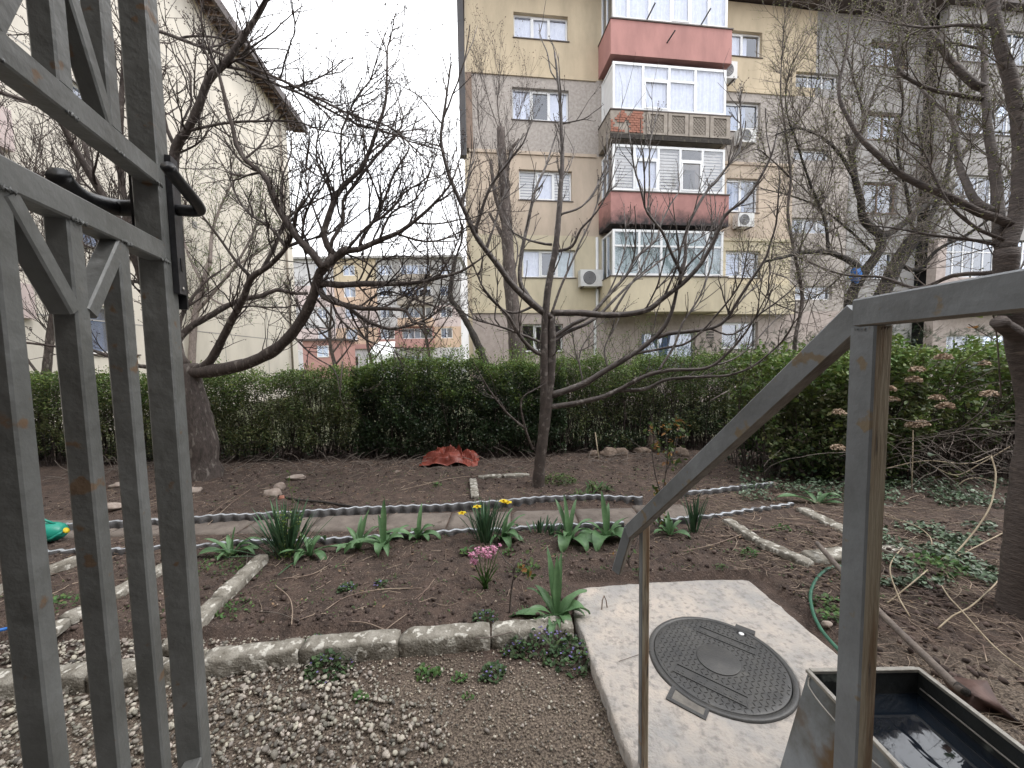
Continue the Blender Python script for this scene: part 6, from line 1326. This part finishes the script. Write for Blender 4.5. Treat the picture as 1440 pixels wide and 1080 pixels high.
wp = [(X0 + .004, Y1 - .01, RZ - .005), (X0 - .018, Y1 - .025, RZ - .03), (X0 - .022, Y1 - .10, RZ - .045), (X0 - .020, Y1 - .26, RZ - .045), (X0 - .014, Y1 - .32, RZ - .03), (X0 + .0, Y1 - .34, RZ - .004)]
MB().tube(smooth_path(wp, .015), .003, 6).build('wire_handle', MT['galvrim'], t, True)
WMt = bpy.data.materials.new('dark_water'); WMt.use_nodes = True; wn = WMt.node_tree.nodes; wb = wn['Principled BSDF']; wb.inputs['Base Color'].default_value = (.006, .009, .014, 1); wb.inputs['Roughness'].default_value = .02; wb.inputs['Specular IOR Level'].default_value = 1.0; wb.inputs['IOR'].default_value = 1.6
n1 = wn.new('ShaderNodeTexNoise'); n1.inputs['Scale'].default_value = 9; bpn = wn.new('ShaderNodeBump'); bpn.inputs['Strength'].default_value = .02; bpn.inputs['Distance'].default_value = .01; WMt.node_tree.links.new(n1.outputs[0], bpn.inputs['Height']); WMt.node_tree.links.new(bpn.outputs[0], wb.inputs['Normal'])
tag(mesh_np('water', [(X0 + .005, Y0 + .005, RZ - .085), (X1 - .005, Y0 + .005, RZ - .085), (X1 - .005, Y1 - .005, RZ - .085), (X0 + .005, Y1 - .005, RZ - .085)], [(0, 1, 2, 3)], WMt), kind='structure')
# ------------------------------------------------------------------ handrail
t = thing('metal_railing', 'grey painted metal stair railing with a thick and a thin post at right', 'railing', (.631, .685, .86))
def tube2(name, a, b, w, h, side=None, mats=('rail', 'rail_under'), und=(0,), up=(0, 0, 1)):
    mb = MB().beam(a, b, w, h, up=up, side=side, c=.003); mi = [0] * len(mb.f)
    for q in und: mi[q] = 1
    A_ = np.array(WM[t].inverted()); V = np.array(mb.v) @ A_[:3, :3].T + A_[:3, 3]; return mesh_np(name, V, mb.f, [MT[m_] for m_ in mats], t, False, True, mi)
TZ = 1.772
tube2('top_rail', (.585, -.335, TZ), (.634, .702, TZ), .032, .05, und=(0, 1, 7))
lowp = P(886, 748, 1.46); tube2('sloping_rail', (.6345, .700, TZ - .0015), tuple(lowp), .032, .05, und=(0, 1, 7))
tube2('rail_end', tuple(lowp + np.array([0, .004, .012])), tuple(P(868, 803, 1.50)), .030, .036, und=(0, 1, 7))
# posts: box with painted left face and worn front face
def post(name, x0, x1, y0, y1, z0, z1):
    c = .003; mb = MB(); pr = [(x0 + c, y0), (x1 - c, y0), (x1, y0 + c), (x1, y1 - c), (x1 - c, y1), (x0 + c, y1), (x0, y1 - c), (x0, y0 + c)]
    mb.add([(a, b, z0) for a, b in pr] + [(a, b, z1) for a, b in pr], [(i, (i + 1) % 8, (i + 1) % 8 + 8, i + 8) for i in range(8)] + [tuple(range(7, -1, -1)), tuple(range(8, 16))])
    A_ = np.array(WM[t].inverted()); V = np.array(mb.v) @ A_[:3, :3].T + A_[:3, 3]; mesh_np(name, V, mb.f, [MT['rail'], MT['rust']], t, False, True, [1, 1, 0, 0, 0, 0, 0, 0, 0, 0])
post('thick_post', .616, .648, .655, .705, .70, TZ - .026)
lp = P(906, 760, 1.43); post('thin_post', lp[0] - .015, lp[0] + .015, 1.412, 1.446, 0, P(906, 736, 1.43)[2])
wd = MB()
for k in range(26): a = k / 25 * 6.28; wd.add(*[( [(.632 + .017 * math.cos(a) + .003 * random.random(), .680 + .026 * math.sin(a), TZ - .028), (.632 + .02 * math.cos(a + .2), .680 + .029 * math.sin(a + .2), TZ - .028), (.632 + .018 * math.cos(a + .1), .680 + .027 * math.sin(a + .1), TZ - .034)] ), [(0, 1, 2)]])
wd.build('weld_bead', MT['rail_under'], t)
# ------------------------------------------------------------------ gate
gd = Vector((.31, -.95, 0)).normalized(); GA = math.atan2(gd.y, gd.x); t = thing('metal_gate', 'open grey painted metal gate of square bars with black lever handles at left', 'gate', (-.584, .665, .88), GA)
GZ = -.88
def gb(name, a, b, w, h, side=(0, 1, 0), M='gate'):
    return MB().beam((a[0], a[1], a[2] + GZ), (b[0], b[1], b[2] + GZ), w, h, side=side, c=.0022).build(name, MT[M], t, False, True)
gb('lock_stile', (-.019, -.0195, .90), (-.019, -.0195, 2.95), .038, .038)
gb('hinge_stile', (.87, -.018, .90), (.87, -.018, 2.95), .036, .036)
R1, R2, RT = 2.018, 1.892, 2.62
for z_ in (R1, R2, RT, .96): gb('rail', (.0, -.0145, z_), (.852, -.0145, z_), .028, .033)
bars = [.101, .192, .287, .384, .479, .574, .669, .764]
for i, b in enumerate(bars):
    gb('bar', (b, -.013, .976), (b, -.016, R2 - .016), .024, .024); gb('bar', (b, -.013, R1 + .016), (b, -.016, RT - .016), .024, .024)
for c_ in (.192, .479, .764):
    for s_ in (-1, 1):
        if c_ + s_ * .09 > .86: continue
        gb('diagonal_bar', (c_ + s_ * .0135, -.0132, R2 - .125), (c_ + s_ * .086, -.0132, R2 - .018), .0226, .02)
        gb('diagonal_bar', (c_ + s_ * .0135, -.0132, R1 + .17), (c_ + s_ * .084, -.0132, R1 + .018), .0226, .02)
wl = MB()
for z_ in (R1, R2):
    for b in [-.0] + bars[:4]:
        for k in range(10):
            a = random.uniform(-.013, .013); r = random.uniform(.0012, .0022); wl.add([Vector((b + a, .0, z_ + GZ - .016 + random.uniform(-.003, .003))) + Vector(v_) * r for v_ in IV1], [tuple(f_) for f_ in IF1])
tag(wl.build('weld_beads', MT['gate'], t, True, True), kind='stuff')
pl = MB().box(-.044, -.020, .0005, .009, 1.825 + GZ, 2.060 + GZ); pl.build('lock_plate', MT['lockplate'], t, False, True)
MB().box(-.050, -.0445, -.030, .0086, 1.80 + GZ, 2.05 + GZ).build('lock_faceplate', MT['black'], t, False, True)
MB().box(-.035, -.029, .0092, .0102, 1.865 + GZ, 1.888 + GZ).build('keyhole', MT['black'], t, False, True)
for z_ in (1.835, 2.045): MB().lathe([(.003, 0), (.003, .0015), (0, .002)], 10, Matrix.Translation((-.032, .009, z_ + GZ)) @ Matrix.Rotation(-math.pi / 2, 4, 'X')).build('screw', MT['galvrim'], t, True, True)
hr = [(-.032, .009, 1.972), (-.032, .030, 1.972), (-.028, .043, 1.974), (-.010, .047, 1.978), (.02, .047, 1.984), (.05, .045, 1.992), (.075, .043, 2.002)]
MB().tube(smooth_path([Vector((a, b, c + GZ)) for a, b, c in hr], .006), [.009] * 0 or .0095, 12).build('lever_handle', MT['black'], t, True, True)
hl_ = [(-.032, -.044, 1.970), (-.032, -.060, 1.968), (-.025, -.075, 1.966), (.0, -.080, 1.961), (.035, -.080, 1.955), (.068, -.078, 1.957), (.092, -.075, 1.966)]
MB().tube(smooth_path([Vector((a, b, c + GZ)) for a, b, c in hl_], .006), .0135, 12).build('lever_handle', MT['black'], t, True, True)
MB().box(-.046, -.018, -.050, -.043, 1.90 + GZ, 2.03 + GZ).build('handle_plate', MT['black'], t, False, True)
